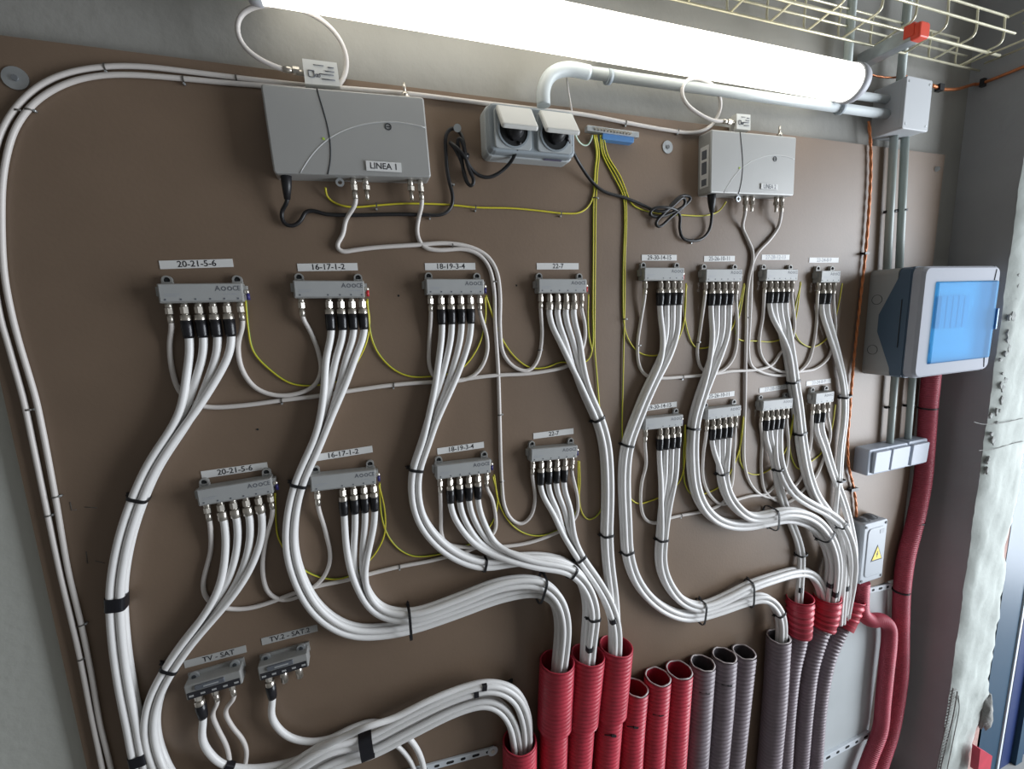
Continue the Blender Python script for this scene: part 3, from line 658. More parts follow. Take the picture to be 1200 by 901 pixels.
# TV splitters
def splitter(L, Rr, label, used):
    d = .024; a, b_ = at(*L, d), at(*Rr, d); c = (a + b_) / 2; ang = math.atan2(b_[2] - a[2], b_[0] - a[0]); w = np.linalg.norm(b_ - a)
    t = thing('antenna_splitter', label, 'splitter', (c[0], 0, c[2]), ang)
    b = MB(); b.rbox((0, -.013, .001), (w, .022, .024), .002, edge=.0015); build('body', b, 'cast', t, True)
    build('back_plate', MB().box((.001, -.002, .010), (w * 1.02, .003, .016)), 'cast', t, True)
    build('name_plate', MB().box((0, -.0245, -.0045), (w * .93, .001, .0105)), 'ink', t, True)
    build('raised_ridge', MB().rbox((-.004, -.025, .0070), (w * .52, .003, .0075), .001), 'ink_grey', t, True)
    for s in (-1, 1):
        x = s * (w / 2 - .010)
        l = build('mounting_lug', MB().disc_ring((x, -.006, .015), (0, -1, 0), .0066, .003, .004, 16), 'galv', t, True)
        build('screw', MB().cyl((x, -.005, .015), (x, -.011, .015), .0032, n=8), 'darkline', l, True)
    build('name_print', MB().box((-.002, -.0267, .007), (.020, .0004, .0020)), 'print', t, True)
    for k in range(5): build('port_print', MB().box((-w * .4 + k * w * .2, -.0253, -.0045), (.006, .0004, .003)), 'print', t, True)
    loc = lambda x, y, z: np.array([c[0], 0, c[2]]) + np.array([math.cos(ang), 0, math.sin(ang)]) * x + np.array([-math.sin(ang), 0, math.cos(ang)]) * z + np.array([0, y, 0])
    ports = [-.36 * w, -.06 * w, .25 * w]
    for i, x in enumerate(ports):
        b = MB(); b.cyl((x, -.012, -.009), (x, -.012, -.018 if used[i] else -.034), .0043 if used[i] else .0056, n=14); build('port', b, 'zinc', t, True)
    return dict(loc=loc, ports=ports, Z=np.array([-math.sin(ang), 0, math.cos(ang)]))
SP1 = splitter((217, 814), (283, 794), 'grey antenna splitter with all three ports cabled, under strip TV - SAT', (1, 1, 1))
SP2 = splitter((303, 791), (361, 774), 'grey antenna splitter with two bare ports, nearer the middle of board', (1, 0, 0))

# filters on the amplifiers
def filt(corners, d, depth, label):
    P = [at(*q, d) for q in corners]; c = sum(P) / 4
    t = thing('signal_filter', label, 'filter', (c[0], 0, c[2]))
    V = [p for p in P] + [c + (p - c) * 1.02 + np.array([0, depth, 0]) for p in P]
    b = MB(); b.add(V, [(3, 2, 1, 0), (4, 5, 6, 7), (0, 1, 5, 4), (1, 2, 6, 5), (2, 3, 7, 6), (3, 0, 4, 7)]); build('case', b, 'sock_flap', t)
    ex_, ez_ = (P[1] - P[0]), (P[0] - P[3]); y = -.0007
    def bar(u0, u1, v, th, nm='print_line'):
        a_, b_ = P[3] + ex_ * u0 + ez_ * v, P[3] + ex_ * u1 + ez_ * v
        build(nm, MB().tube([a_ + np.array([0, y, 0]), b_ + np.array([0, y, 0])], th, 4), 'ink_grey', t)
    th_ = .00045
    for u0, u1, v, th in ((.14, .14 + .16, .30, .0006), (.14, .30, .56, .0006), (.5, .9, .26, .0010), (.45, .88, .46, .0006), (.62, .9, .60, .0006), (.72, .9, .76, .0009), (.3, .6, .80, .0005)): bar(u0, u1, v, min(th, th_ * 1.5))
    for u in (.14, .30):
        a_ = P[3] + ex_ * u + ez_ * .30; build('print_line', MB().tube([a_ + np.array([0, y, 0]), P[3] + ex_ * u + ez_ * .56 + np.array([0, y, 0])], .0006, 4), 'ink_grey', t)
    for u in (.37, .43):
        a_ = P[3] + ex_ * u + ez_ * .38; build('print_mark', MB().disc_ring(a_ + np.array([0, -.0001, 0]), (0, -1, 0), .0022, .0014, .0005, 10), 'ink_grey', t)
    stub = (P[0] + P[3]) / 2
    build('port', MB().cyl(stub + np.array([.001, .006, 0]), stub + np.array([-.010, .006, 0]), .0036, n=12), 'zinc', t)
    return t
filt([(354, 68.5), (394.5, 73.5), (398.5, 101), (357.5, 98)], .026, .016, 'wide white signal filter block with slanted side on the LINEA 1 amplifier')
filt([(863.5, 133), (879.5, 134.5), (879.5, 152.5), (863.5, 151)], .026, .018, 'small square white signal filter on the amplifier near the grey pipes')

# ------------------------------------------------------------------ cables
RT, RS = .0054, .0034
ORD = ['first', 'second', 'third', 'fourth']
def plugset(parent, p, Z, thick, hs):
    """Nut, sleeve and heat-shrink hanging from a port end p along -Z; returns the point where the bare jacket starts."""
    dn = -Z
    if thick:
        build('connector_nut', MB().cyl(p + dn * -.002, p + dn * .007, .0056, n=6, smooth=False).cyl(p + dn * .007, p + dn * .0095, .0044, n=10), 'zinc', parent)
        L = .0225 if not hs else .021
        build('crimp_sleeve', MB().tube([p + dn * .0085, p + dn * .0095, p + dn * (L - .001), p + dn * L], [.0056, .0071, .0071, .0060], 14), 'zinc', parent)
        if hs:
            build('heat_shrink', MB().tube([p + dn * .016, p + dn * .0165, p + dn * .026, p + dn * .037, p + dn * .041], [.0066, .0076, .0076, .0070, .0062], 14), 'shrink', parent, label='black heat-shrink sleeve')
            return p + dn * .030
        return p + dn * .019
    build('connector_nut', MB().cyl(p + dn * -.001, p + dn * .007, .0050, n=6, smooth=False), 'zinc', parent)
    build('crimp_sleeve', MB().tube([p + dn * .007, p + dn * .0095, p + dn * .010, p + dn * .0195], [.0034, .0034, .0041, .0041], 12), 'zinc', parent)
    return p + dn * .014
def port_end(T, i):
    return T['loc'](T['ports'][i], -.012, -TH / 2 - .007)

BUND = {}
def bundle(key, which, P, merge, d=.0125, slots=None, r=RT, lead=.024):
    """Thick cables from the tap outlets, running together along the centre line P (photo points). merge: index in P where they are together."""
    T = TAP[key]; num, row = key
    idx = {'thru': [1, 2, 3, 4], 'end': [1, 2, 3, 4], 'two': [1, 2]}[T['kind']]
    if which: idx = [idx[k] for k in which]
    starts = []; roots = []
    for i in idx:
        p = port_end(T, i); e = p - T['Z'] * (.030 if T['hs'] else .019); starts.append(e)
    mean = sum(starts) / len(starts)
    lead_pts = [mean, mean - T['Z'] * lead]
    C = [p for p in lead_pts] + pts(P, d)
    S = spline(C, .005, 5)
    L = np.concatenate([[0], np.cumsum(np.linalg.norm(np.diff(S, axis=0), axis=1))])
    mp = C[2 + merge]; im = int(np.argmin(np.linalg.norm(S - mp, axis=1))); Lm = L[im]
    tg = np.gradient(S, axis=0); tg /= np.linalg.norm(tg, axis=1, keepdims=True)
    lat = np.cross(WN, tg); lat /= np.linalg.norm(lat, axis=1, keepdims=True)
    nrm = np.cross(tg, lat)
    for _ in range(6): lat[1:-1] = (lat[:-2] + lat[1:-1] * 2 + lat[2:]) / 4
    lat /= np.linalg.norm(lat, axis=1, keepdims=True)
    slots = slots or [(-1, 1), (-1, -1), (1, -1), (1, 1)][:len(idx)]
    tw = {'27-28-12-13': 'tap beside the smallest', '23-24-8-9': 'smallest two-way tap'}.get(num, f'{num} tap')
    for k, i in enumerate(idx):
        u = np.clip((L - lead * .6) / max(Lm - lead * .6, 1e-6), 0, 1); sm = (u * u * (3 - 2 * u))[:, None]
        off0 = starts[k] - mean
        slot = lat * (slots[k][0] * r * 1.03) + WN[None] * (slots[k][1] * r * 1.03)
        path = S + (1 - sm) * off0[None] + sm * slot
        for _ in range(14): path[3:-2] = path[3:-2] * .5 + (path[2:-3] + path[4:-1]) * .25
        o = build('coax_cable', MB().tube(path, r, 12), 'coax', label=f'thick white coax cable from {ORD[idx.index(i) if not which else which[k]]} outlet of the {tw}, {row} row', cat='cable', group='thick white coax cables')
        plugset(o, port_end(T, i), T['Z'], True, T['hs'])
    BUND[key if not which else (num, row, which[0])] = dict(S=S, lat=lat, tg=tg, r=r)

U = 'upper'; LO = 'lower'
bundle(('20-21-5-6', U), None, [(238, 440), (222, 480), (203, 510), (181, 543), (163, 582), (147, 630), (138, 680), (137, 704), (140, 750), (147, 800), (157, 850), (164, 887), (180, 930, .02), (230, 955, .03), (310, 940, .03), (390, 893, .022), (434, 880, .022), (481, 856, .022), (537, 829, .024), (570, 821, .028), (589, 830, .032), (601, 850, .034), (606, 880, .034), (607, 900, .034)], 2)
bundle(('20-21-5-6', LO), None, [(282, 655), (268, 690), (245, 722), (222, 750), (200, 781), (182, 815), (176, 850), (184, 888), (205, 925, .034), (250, 940, .034), (320, 915, .032), (382, 877, .030), (426, 866, .028), (473, 842, .028), (531, 815, .030), (576, 804, .034), (602, 815, .038), (614, 840, .038), (617, 866, .036), (616, 890, .034)], 3)
bundle(('16-17-1-2', U), None, [(402, 410), (393, 450), (383, 485), (373, 515), (350, 567), (341, 610), (341, 645), (351, 680), (367, 709), (389, 729), (415, 740), (447, 740), (481, 734), (533, 717, .014), (590, 697, .016), (632, 692, .02), (650, 703, .026), (657, 730, .030), (655, 765, .034), (652, 800, .036), (652, 830, .036)], 3)
bundle(('16-17-1-2', LO), None, [(420, 640), (420, 672), (430, 700), (447, 717), (481, 722, .024), (533, 705, .026), (590, 684, .028), (632, 683, .034), (653, 699, .042), (662, 728, .044), (660, 763, .042), (655, 800, .040), (654, 830, .038)], 2)
bundle(('18-19-3-4', U), None, [(529, 420), (519, 455), (506, 492), (498, 520), (487, 551), (486, 580), (492, 606), (509, 631), (535, 651), (567, 661), (600, 656), (640, 655), (667, 663), (684, 683, .02), (690, 712, .030), (688, 745, .036), (686, 785, .038), (684, 815, .038)], 3)
bundle(('18-19-3-4', LO), None, [(556, 620), (572, 640), (598, 652, .024), (632, 661, .028), (655, 664, .028), (671, 670, .028), (688, 689, .034), (696, 717, .044), (693, 745, .046), (689, 785, .042), (688, 815, .04)], 3)
bundle(('22-7', U), None, [(666, 395), (676, 430), (689, 465), (701, 491), (709, 520), (712, 560), (712, 592), (711, 625), (713, 660, .014), (718, 700, .024), (720, 740, .034), (720, 775, .038), (718, 805, .038)], 2)
bundle(('22-7', LO), None, [(658, 598), (665, 625), (680, 654), (697, 678, .016), (712, 704, .03), (721, 733, .044), (721, 770, .044), (719, 800, .042)], 2)
bundle(('29-30-14-15', U), None, [(785, 390), (778, 420), (767, 442), (756, 466), (746, 491), (735, 522), (731.5, 555), (732, 585), (733.5, 615), (735, 645), (742, 672), (756, 695), (779, 714), (802, 722), (819, 721), (847, 713, .014), (876, 703, .016), (897, 700, .022), (911, 713, .030), (916, 730, .032), (915, 755, .034), (912, 790, .034)], 2)
bundle(('29-30-14-15', LO), None, [(783, 560), (779, 590), (775.5, 632), (774, 650), (776, 668), (785, 688), (799, 704), (819, 712, .02), (846, 703, .020), (876, 688, .02), (904, 678, .018), (934, 670, .014), (950, 672, .014), (960, 684, .018), (966, 705, .022), (966, 740, .026)], 2)
bundle(('25-26-10-11', U), None, [(844, 390), (835, 425), (822, 463), (814, 490), (811.5, 515), (811.5, 540), (814.5, 570), (823, 592), (838, 608), (857, 615), (878, 615, .014), (899, 611, .016), (920, 607, .018), (940, 611, .020), (955, 619, .024), (967, 636, .028), (974, 660, .030), (971, 690, .030), (967, 720, .028), (965, 745, .028)], 2)
bundle(('25-26-10-11', LO), None, [(846, 540), (847, 560), (854, 583), (866, 598, .022), (882, 607, .024), (899, 605, .030), (920, 600, .034), (941, 602, .036), (958, 611, .036), (972, 629, .040), (980, 655, .042), (979, 685, .040), (974, 715, .034), (971, 740, .030)], 1)
bundle(('27-28-12-13', U), None, [(919, 390), (925, 415), (929.5, 447), (934, 475), (937.5, 505), (941, 530), (946, 555), (955, 580), (969, 600), (983, 622, .018), (989, 650, .022), (988, 680, .028), (985, 710, .028), (984, 730, .028)], 1)
bundle(('27-28-12-13', LO), [0, 1], [(907, 535), (909, 550), (914, 575), (924, 605), (934, 630), (939, 650), (938, 675, .018), (936, 705, .024), (934, 740, .028)], 1, slots=[(-.6, -.4), (.9, .2)])
bundle(('27-28-12-13', LO), [2, 3], [(912, 535, .02), (917, 555, .026), (930, 577, .030), (950, 591, .032), (970, 601, .034), (986, 614, .036), (996, 635, .040), (1000, 660, .040), (998, 685, .036), (993, 712, .032), (990, 730, .030)], 1, slots=[(-1, -.3), (1, .5)])
bundle(('23-24-8-9', U), None, [(972, 385), (981, 415), (988, 445), (990.5, 466), (990, 492), (986, 522), (984, 550), (982, 580), (979, 610), (977, 640, .016), (974, 670, .022), (970, 700, .026), (968, 735, .028)], 2, slots=[(-1, .2), (1, -.2)])
bundle(('23-24-8-9', LO), None, [(966, 520), (974, 547), (984, 575), (991, 595, .022), (997, 620, .026), (1001, 645, .030), (1000, 672, .034), (997, 695, .034), (993, 720, .032)], 1, slots=[(-1, 0), (1, 0)])

# black ties round the bundles, tape wraps
def ring(bkey, px, py, a, b, width, th, label, name='cable_tie', m='tie', off=(0, 0), head=True, cat='cable tie', group='black cable ties', head_side=-1, also=None):
    B = BUND[bkey]; pp = proj(B['S']); i = int(np.argmin((pp[:, 0] - px) ** 2 + (pp[:, 1] - py) ** 2)); i = min(max(i, 1), len(pp) - 2)
    t, la = B['tg'][i], B['lat'][i]; w = np.cross(la, t); w = w if w @ WN > 0 else -w
    c = B['S'][i] + la * off[0] + w * off[1]
    if also:                                     # one tie round two merged bundles: fit it to the cables of both
        ctr = []
        for kb in (bkey, also):
            Sb = BUND[kb]['S']; dd = np.abs((Sb - B['S'][i]) @ t) + .3 * np.linalg.norm(Sb - B['S'][i], axis=1); ctr.append(Sb[int(np.argmin(dd))])
        q_ = np.array([[(p - B['S'][i]) @ la, (p - B['S'][i]) @ w] for p in ctr]); e_ = 2.06 * RT + .0022
        lo_, hi_ = q_.min(0) - e_, q_.max(0) + e_; c = B['S'][i] + la * (lo_[0] + hi_[0]) / 2 + w * (lo_[1] + hi_[1]) / 2
        a, b = (hi_ - lo_) / 2
    n = 26; V = []; F_ = []
    for k in range(n):
        q = 2 * math.pi * k / n; cq, sq = math.cos(q), math.sin(q); e = 2 / 4.0
        dx, dy = math.copysign(abs(cq) ** e, cq), math.copysign(abs(sq) ** e, sq)
        for s_, h in ((1, -.5), (1, .5), (0, .5), (0, -.5)):
            V.append(c + la * dx * (a + th * s_) + w * dy * (b + th * s_) + t * width * h)
    for k in range(n):
        for s_ in range(4):
            j = (s_ + 1) % 4; F_.append((k * 4 + s_, k * 4 + j, ((k + 1) % n) * 4 + j, ((k + 1) % n) * 4 + s_))
    mb = MB(); mb.add(V, F_)
    o = build(name, mb, m, label=label, cat=cat, group=group)
    if head:
        h = c + la * head_side * (a + .002) - w * (b * .35)
        rot = np.stack([la, w, t], 1)
        hb = MB(); hb.box(h, (.0055, .0045, .005), rot); hb.tube([h, h + la * head_side * .004 - w * .004], .0012, 4); build('tie_head', hb, m, o)
    return o
r2 = 2 * RT + .0004
def tie(key, px, py, where, a=r2, b=r2, off=(0, 0), hs=-1, also=None):
    ring(key, px, py, a, b, 0.0046, .0014, f'black cable tie round {where}', off=off, head_side=hs, also=also)
tie(('20-21-5-6', U), 163, 582, 'the upper 20-21-5-6 bundle, above its black tape')
tie(('20-21-5-6', LO), 200, 781, 'the lower 20-21-5-6 bundle beside strip TV - SAT')
tie(('16-17-1-2', U), 350, 567, 'the upper 16-17-1-2 bundle')
tie(('16-17-1-2', U), 481, 731, 'two merged bundles at the low bend under 16-17-1-2', hs=1, also=('16-17-1-2', LO))
tie(('16-17-1-2', U), 632, 689, 'two merged bundles at the crest before the red conduit', hs=1, also=('16-17-1-2', LO))
tie(('18-19-3-4', U), 487, 551, 'the upper 18-19-3-4 bundle beside lower tap 18-19-3-4')
tie(('18-19-3-4', U), 567, 661, 'the upper 18-19-3-4 bundle at its low bend')
tie(('18-19-3-4', LO), 671, 670, 'the lower 18-19-3-4 bundle at its crest')
tie(('18-19-3-4', LO), 695, 724, 'the lower 18-19-3-4 bundle just above the second big red conduit')
tie(('22-7', U), 701, 491, 'the upper 22-7 bundle, higher of two')
tie(('22-7', U), 711, 625, 'the upper 22-7 bundle, lower of two')
tie(('22-7', LO), 680, 654, 'the lower 22-7 bundle')
tie(('29-30-14-15', U), 735, 522, 'the upper 29-30-14-15 bundle, higher of two')
tie(('29-30-14-15', U), 734.5, 645, 'the upper 29-30-14-15 bundle, lower of two')
tie(('29-30-14-15', LO), 775, 632, 'the lower 29-30-14-15 bundle')
tie(('29-30-14-15', U), 819, 720, 'two merged bundles under the empty grey board area', hs=1, also=('29-30-14-15', LO))
tie(('29-30-14-15', U), 876, 702, 'two merged bundles where they part near grey conduit', hs=1, also=('29-30-14-15', LO))
tie(('29-30-14-15', U), 913, 718, 'the bundle just above the large grey conduit')
tie(('25-26-10-11', U), 812, 501, 'the upper 25-26-10-11 bundle beside lower tap 25-26-10-11')
tie(('25-26-10-11', LO), 846, 554.5, 'the lower 25-26-10-11 bundle')
tie(('25-26-10-11', U), 900, 610, 'two merged 25-26-10-11 bundles at their low bend', hs=-1, also=('25-26-10-11', LO))
tie(('25-26-10-11', U), 961, 627, 'two merged 25-26-10-11 bundles before they drop', hs=-1, also=('25-26-10-11', LO))
tie(('27-28-12-13', U), 929, 447, 'the bundle from tap beside the smallest, above the lower strips')
tie(('27-28-12-13', U), 937.5, 507, 'the bundle from tap beside the smallest, next to lower smallest tap')
tie(('27-28-12-13', LO, 0), 909, 549, 'four cables leaving lower tap beside the smallest', r2, r2, (.004, .006))
tie(('27-28-12-13', LO, 0), 940, 648, 'the two cables above first red-sleeved grey conduit')
tie(('27-28-12-13', LO, 2), 986, 615, 'the two cables curving over towards the warning box')
tie(('23-24-8-9', U), 991, 465, 'the smallest upper tap bundle beside the copper wire')
tie(('23-24-8-9', U), 984, 562, 'the smallest upper tap bundle level with switch box')
def tape(key, px, py, where, w=.02, a=r2, b=r2, off=(0, 0)):
    ring(key, px, py, a + .0002, b + .0002, w, .0008, f'black tape wrap round {where}', 'tape_wrap', 'tape', off, False, 'tape', 'black tape wraps')
tape(('20-21-5-6', U), 136, 704, 'the upper 20-21-5-6 bundle at left')
tape(('20-21-5-6', U), 163, 886, 'the upper 20-21-5-6 bundle by the bottom edge', .017)
tape(('20-21-5-6', LO), 429, 868, 'the white cables running to the lowest red conduit', .022, .022, .018, (-.010, .0))
for (px, py, key, offl) in ((558, 809, ('20-21-5-6', LO), -1), (568, 817, ('20-21-5-6', LO), 1)):
    tape(key, px, py, 'one cable over lowest red conduit, ' + ('upper piece' if offl < 0 else 'lower piece'), .009, RT, RT, (offl * RT, RT))
tape(('18-19-3-4', LO), 692, 757, 'one cable at the mouth of second big red conduit', .010, RT, RT, (-RT, RT))
tape(('22-7', LO), 720.5, 724, 'one cable above the third big red conduit', .009, RT, RT, (-RT, RT))
tape(('27-28-12-13', LO, 0), 938, 690, 'one cable at mouth of first red-sleeved grey conduit', .012, RT, RT, (.0, .0))
tape(('25-26-10-11', LO), 976, 694, 'one cable at mouth of second red-sleeved grey conduit', .014, RT, RT, (-RT, RT))
tape(('25-26-10-11', U), 973, 684, 'one rear cable over the second red-sleeved grey conduit', .012, RT, RT, (-RT, RT))
tape(('27-28-12-13', U), 988, 688, 'one cable at mouth of third red-sleeved grey conduit', .013, RT, RT, (RT, RT))

# TV cables
def free_cable(P, d, label, start=None, r=RT, thick=True, hs=True, m='coax', extra=None, name='coax_cable', group='thick white coax cables', endconn=None, step=.005):
    C = pts(P, d)
    if start is not None:
        p, Z = start; e = p - Z * (.030 if thick and hs else .019 if thick else .014); C = [e, e - Z * .010] + C
    if endconn is not None:
        p, Z = endconn; e = p - Z * .014; C = C + [e - Z * .008, e]
    S = spline(C, step, 4)
    o = build(name, MB().tube(S, r, 12 if thick else 10), m, label=label, cat='cable', group=group)
    if start is not None: plugset(o, *start, thick, hs)
    if endconn is not None: plugset(o, *endconn, False, False)
    return o, S
def sp_end(S_, i): return (S_['loc'](S_['ports'][i], -.012, -.016), S_['Z'])
o, S = free_cable([(237, 866), (247, 884), (262, 896), (285, 900), (310, 899), (345, 891), (380, 874, .034), (412, 859, .040), (428, 852, .046), (460, 842, .040), (500, 822, .036), (540, 806, .032), (575, 799, .034), (604, 808, .040), (619, 836, .040), (621, 862, .038), (619, 890, .036)], .016, 'thick white coax cable from first port of TV - SAT splitter', sp_end(SP1, 0))
BUND['tv'] = dict(S=S, lat=np.cross(WN, np.gradient(S, axis=0)) / np.linalg.norm(np.cross(WN, np.gradient(S, axis=0)), axis=1, keepdims=True), tg=np.gradient(S, axis=0) / np.linalg.norm(np.gradient(S, axis=0), axis=1, keepdims=True), r=RT)
ring('tv', 268, 897, RT + .0002, RT + .0002, .014, .0009, 'black tape wrap round the TV - SAT cable near the bottom edge', 'tape_wrap', 'tape', (0, 0), False, 'tape', 'black tape wraps')
free_cable([(318, 838), (326, 853), (340, 864), (362, 869), (385, 866), (410, 854, .012), (435, 846, .008), (455, 850, .008), (475, 861, .010), (490, 880, .012), (497, 903, .014), (499, 930, .014)], .014, 'thick white coax cable looping from TV.2 - SAT.2 splitter behind the bundle', sp_end(SP2, 0))
free_cable([(445, 862, .007), (462, 871, .008), (477, 886, .010), (486, 903, .012), (490, 930, .012)], .008, 'short white cable end hanging below bundle near the steel strap', r=.0042)
thin = dict(thick=False, r=RS, hs=False, m='coax_thin', group='thin white jumper cables', step=.004)
free_cable([(249, 835), (256, 855), (265, 873), (269, 890), (268, 910), (266, 940)], .010, 'thin white coax from middle port of TV - SAT splitter', sp_end(SP1, 1), **thin)
free_cable([(264, 832), (272, 851), (284, 866), (289, 880), (287, 900), (284, 930)], .010, 'thin white coax from third port of TV - SAT splitter', sp_end(SP1, 2), **thin)

# thin jumpers between taps
def tp(num, row, i): return (port_end(TAP[(num, row)], i), TAP[(num, row)]['Z'])
def jump(P, label, a, b=None, d=.0045):
    return free_cable(P, d, label, start=a, endconn=b, **thin)
jump([(199, 400), (201, 430), (210, 458), (225, 472, .004), (245, 477, .004), (285, 475), (330, 469), (372, 464), (410, 458), (461, 451), (500, 448), (530, 447, .004), (550, 443), (563, 432), (571, 412), (570, 392)], 'long thin jumper between upper taps 20-21-5-6 and 18-19-3-4', tp('20-21-5-6', U, 0), tp('18-19-3-4', U, 5))
jump([(279, 405), (284, 434), (300, 455), (322, 463), (345, 462), (367, 453), (376, 436), (373, 412), (362, 385)], 'thin jumper loop between upper taps 20-21-5-6 and 16-17-1-2', tp('20-21-5-6', U, 5), tp('16-17-1-2', U, 0))
jump([(503, 402), (503, 427), (510, 443), (530, 446, .0042), (560, 442), (585, 439.5), (617, 438), (645, 434), (662, 430), (676, 421), (685, 400), (685, 378)], 'thin jumper from upper tap 18-19-3-4 to right end of upper tap 22-7', tp('18-19-3-4', U, 0), tp('22-7', U, 5))
jump([(247, 645), (242, 665), (238, 685), (242, 701), (255, 710), (270, 713.5), (290, 713), (313, 707), (345, 695), (375, 686), (405, 680), (435, 672), (468, 664), (500, 658), (517, 654), (547, 646), (568, 635), (580, 622), (581, 608), (577, 585)], 'long thin jumper between lower taps 20-21-5-6 and 18-19-3-4', tp('20-21-5-6', LO, 0), tp('18-19-3-4', LO, 5))
jump([(310, 640), (308, 672), (315, 695), (330, 703), (345, 701), (362, 692), (378, 678), (387, 656), (382, 625)], 'thin jumper loop between lower taps 20-21-5-6 and 16-17-1-2', tp('20-21-5-6', LO, 5), tp('16-17-1-2', LO, 0))
jump([(517, 605), (517, 622), (522, 636), (545, 641, .004), (580, 641, .004), (615, 637), (643, 628), (665, 617), (676, 603), (677, 585)], 'thin jumper from lower tap 18-19-3-4 to right end of lower tap 22-7', tp('18-19-3-4', LO, 0), tp('22-7', LO, 5))
# amplifier feeds
def amp_end(root, x): 
    Rm = Matrix.Rotation(root.rotation_euler.y, 3, 'Y'); v = Rm @ Vector((x, -.018, -AH / 2 - .010)); Zv = Rm @ Vector((0, 0, 1))
    return (np.array(root.location) + np.array(v), np.array(Zv))
free_cable([(405, 258), (402, 275), (394, 289), (399, 295), (415, 293), (440, 290), (487, 287), (525, 285), (553, 290), (572, 301), (582, 318), (586, 345), (586, 385), (590, 415), (604, 431), (620, 434), (630, 422), (635, 395)], .0045, 'thin feed cable from LINEA 1 amplifier to upper tap 22-7', amp_end(amp1, -.005), endconn=tp('22-7', U, 0), **thin)
free_cable([(490, 258), (489, 275), (496, 289), (512, 293), (545, 292), (562, 299), (573, 313), (579, 340), (580, 375), (582, 405), (584, 440), (585.5, 490), (586.5, 530), (588, 565), (591, 592), (599, 608), (611, 614), (622, 605), (627, 585)], .0045, 'thin feed cable from LINEA 1 amplifier down to lower tap 22-7', amp_end(amp1, .093), endconn=tp('22-7', LO, 0), **thin)
free_cable([(870, 266), (876, 280), (882, 295), (881, 315), (880, 345), (878.5, 380), (877, 410), (880, 428), (892, 436), (912, 440, .004), (935, 436, .004), (947, 424), (953, 405), (957, 375)], .0045, 'thin feed cable from LINEA 2 amplifier to smallest upper tap', amp_end(amp2, -.005), endconn=tp('23-24-8-9', U, 0), **thin)
free_cable([(912, 266), (901, 282), (887, 297), (880, 315), (876, 340), (874.5, 390), (873.5, 430), (873, 470), (871.5, 515), (872.5, 545), (879, 566), (892, 580), (907, 583, .004), (925, 575, .004), (940, 558, .004), (948, 530), (951, 512)], .0045, 'thin feed cable from LINEA 2 amplifier down to smallest lower tap', amp_end(amp2, .093), endconn=tp('23-24-8-9', LO, 0), **thin)
jump([(979, 385), (976, 405), (970, 420), (955, 432), (940, 435, .004), (918, 436, .004), (900, 428), (891, 414), (890, 395), (894, 370)], 'thin jumper between the two upper taps nearest the copper wire', tp('23-24-8-9', U, 3), tp('27-28-12-13', U, 0))
jump([(931, 385), (926, 402, .004), (915, 413, .004), (905, 427), (888, 433), (855, 435), (835, 438, .004), (822, 432, .004), (817, 415), (820, 390)], 'thin jumper from upper tap beside the smallest to upper tap 25-26-10-11', tp('27-28-12-13', U, 5), tp('25-26-10-11', U, 0))
jump([(864, 385), (861, 415), (852, 430), (840, 437, .004), (820, 440, .004), (800, 441.5), (775, 443), (757, 440), (749, 428), (747, 405), (751, 375)], 'thin jumper between upper taps 25-26-10-11 and 29-30-14-15', tp('25-26-10-11', U, 5), tp('29-30-14-15', U, 0))
jump([(757, 545), (752, 565), (751, 592), (756, 608), (768, 613, .004), (785, 607, .004), (800, 603.5), (815, 601, .004), (832, 597, .004), (848, 588), (857, 570, .004), (860, 530)], 'thin jumper between lower taps 29-30-14-15 and 25-26-10-11', tp('29-30-14-15', LO, 0), tp('25-26-10-11', LO, 5))
jump([(824, 535), (824, 560), (832, 580), (846, 591, .004), (865, 585, .004), (880, 581), (897, 579), (907, 570, .004), (920, 550, .004), (924, 520, .004)], 'thin jumper between lower tap 25-26-10-11 and its right neighbour', tp('25-26-10-11', LO, 0), tp('27-28-12-13', LO, 5))
jump([(893, 515), (892, 550), (896, 575), (908, 586), (925, 588, .004), (940, 575, .004), (955, 560), (966, 535, .004), (973, 510)], 'thin jumper between the two lower taps nearest the copper wire', tp('27-28-12-13', LO, 0), tp('23-24-8-9', LO, 3))

# left loop pair, filter leads
lp = dict(thick=False, r=.0033, hs=False, m='coax_thin', group='thin white feed cables', step=.006)
f2 = (at(856, 143, .020), np.array([1.0, 0, .02]) / np.linalg.norm([1, 0, .02]))
f1 = (at(350, 83.4, .020), np.array([1.0, 0, -.01]) / np.linalg.norm([1, 0, -.01]))
free_cable([(128, 945), (119, 896), (107, 838), (93, 767), (71, 674), (53, 589), (38, 517), (28, 470), (17, 430), (8, 398), (0, 370), (-10, 300), (-13, 240), (-8, 190), (0, 158), (17, 128), (45, 101), (77, 86), (123, 78), (167, 78), (213, 83), (277, 91), (353, 99.5), (410, 104), (480, 110), (560, 120), (630, 128), (683, 134), (733, 143.5), (780, 152), (812, 155.5), (830, 150), (842, 135), (845, 120, .012), (838, 103, .022), (823, 93, .028), (806, 93, .028), (798, 104, .026), (803, 120, .022), (820, 134, .02), (838, 142, .02)], .0045, 'outer white cable of left pair, running behind both amplifiers to LINEA 2 filter', endconn=f2, **lp)
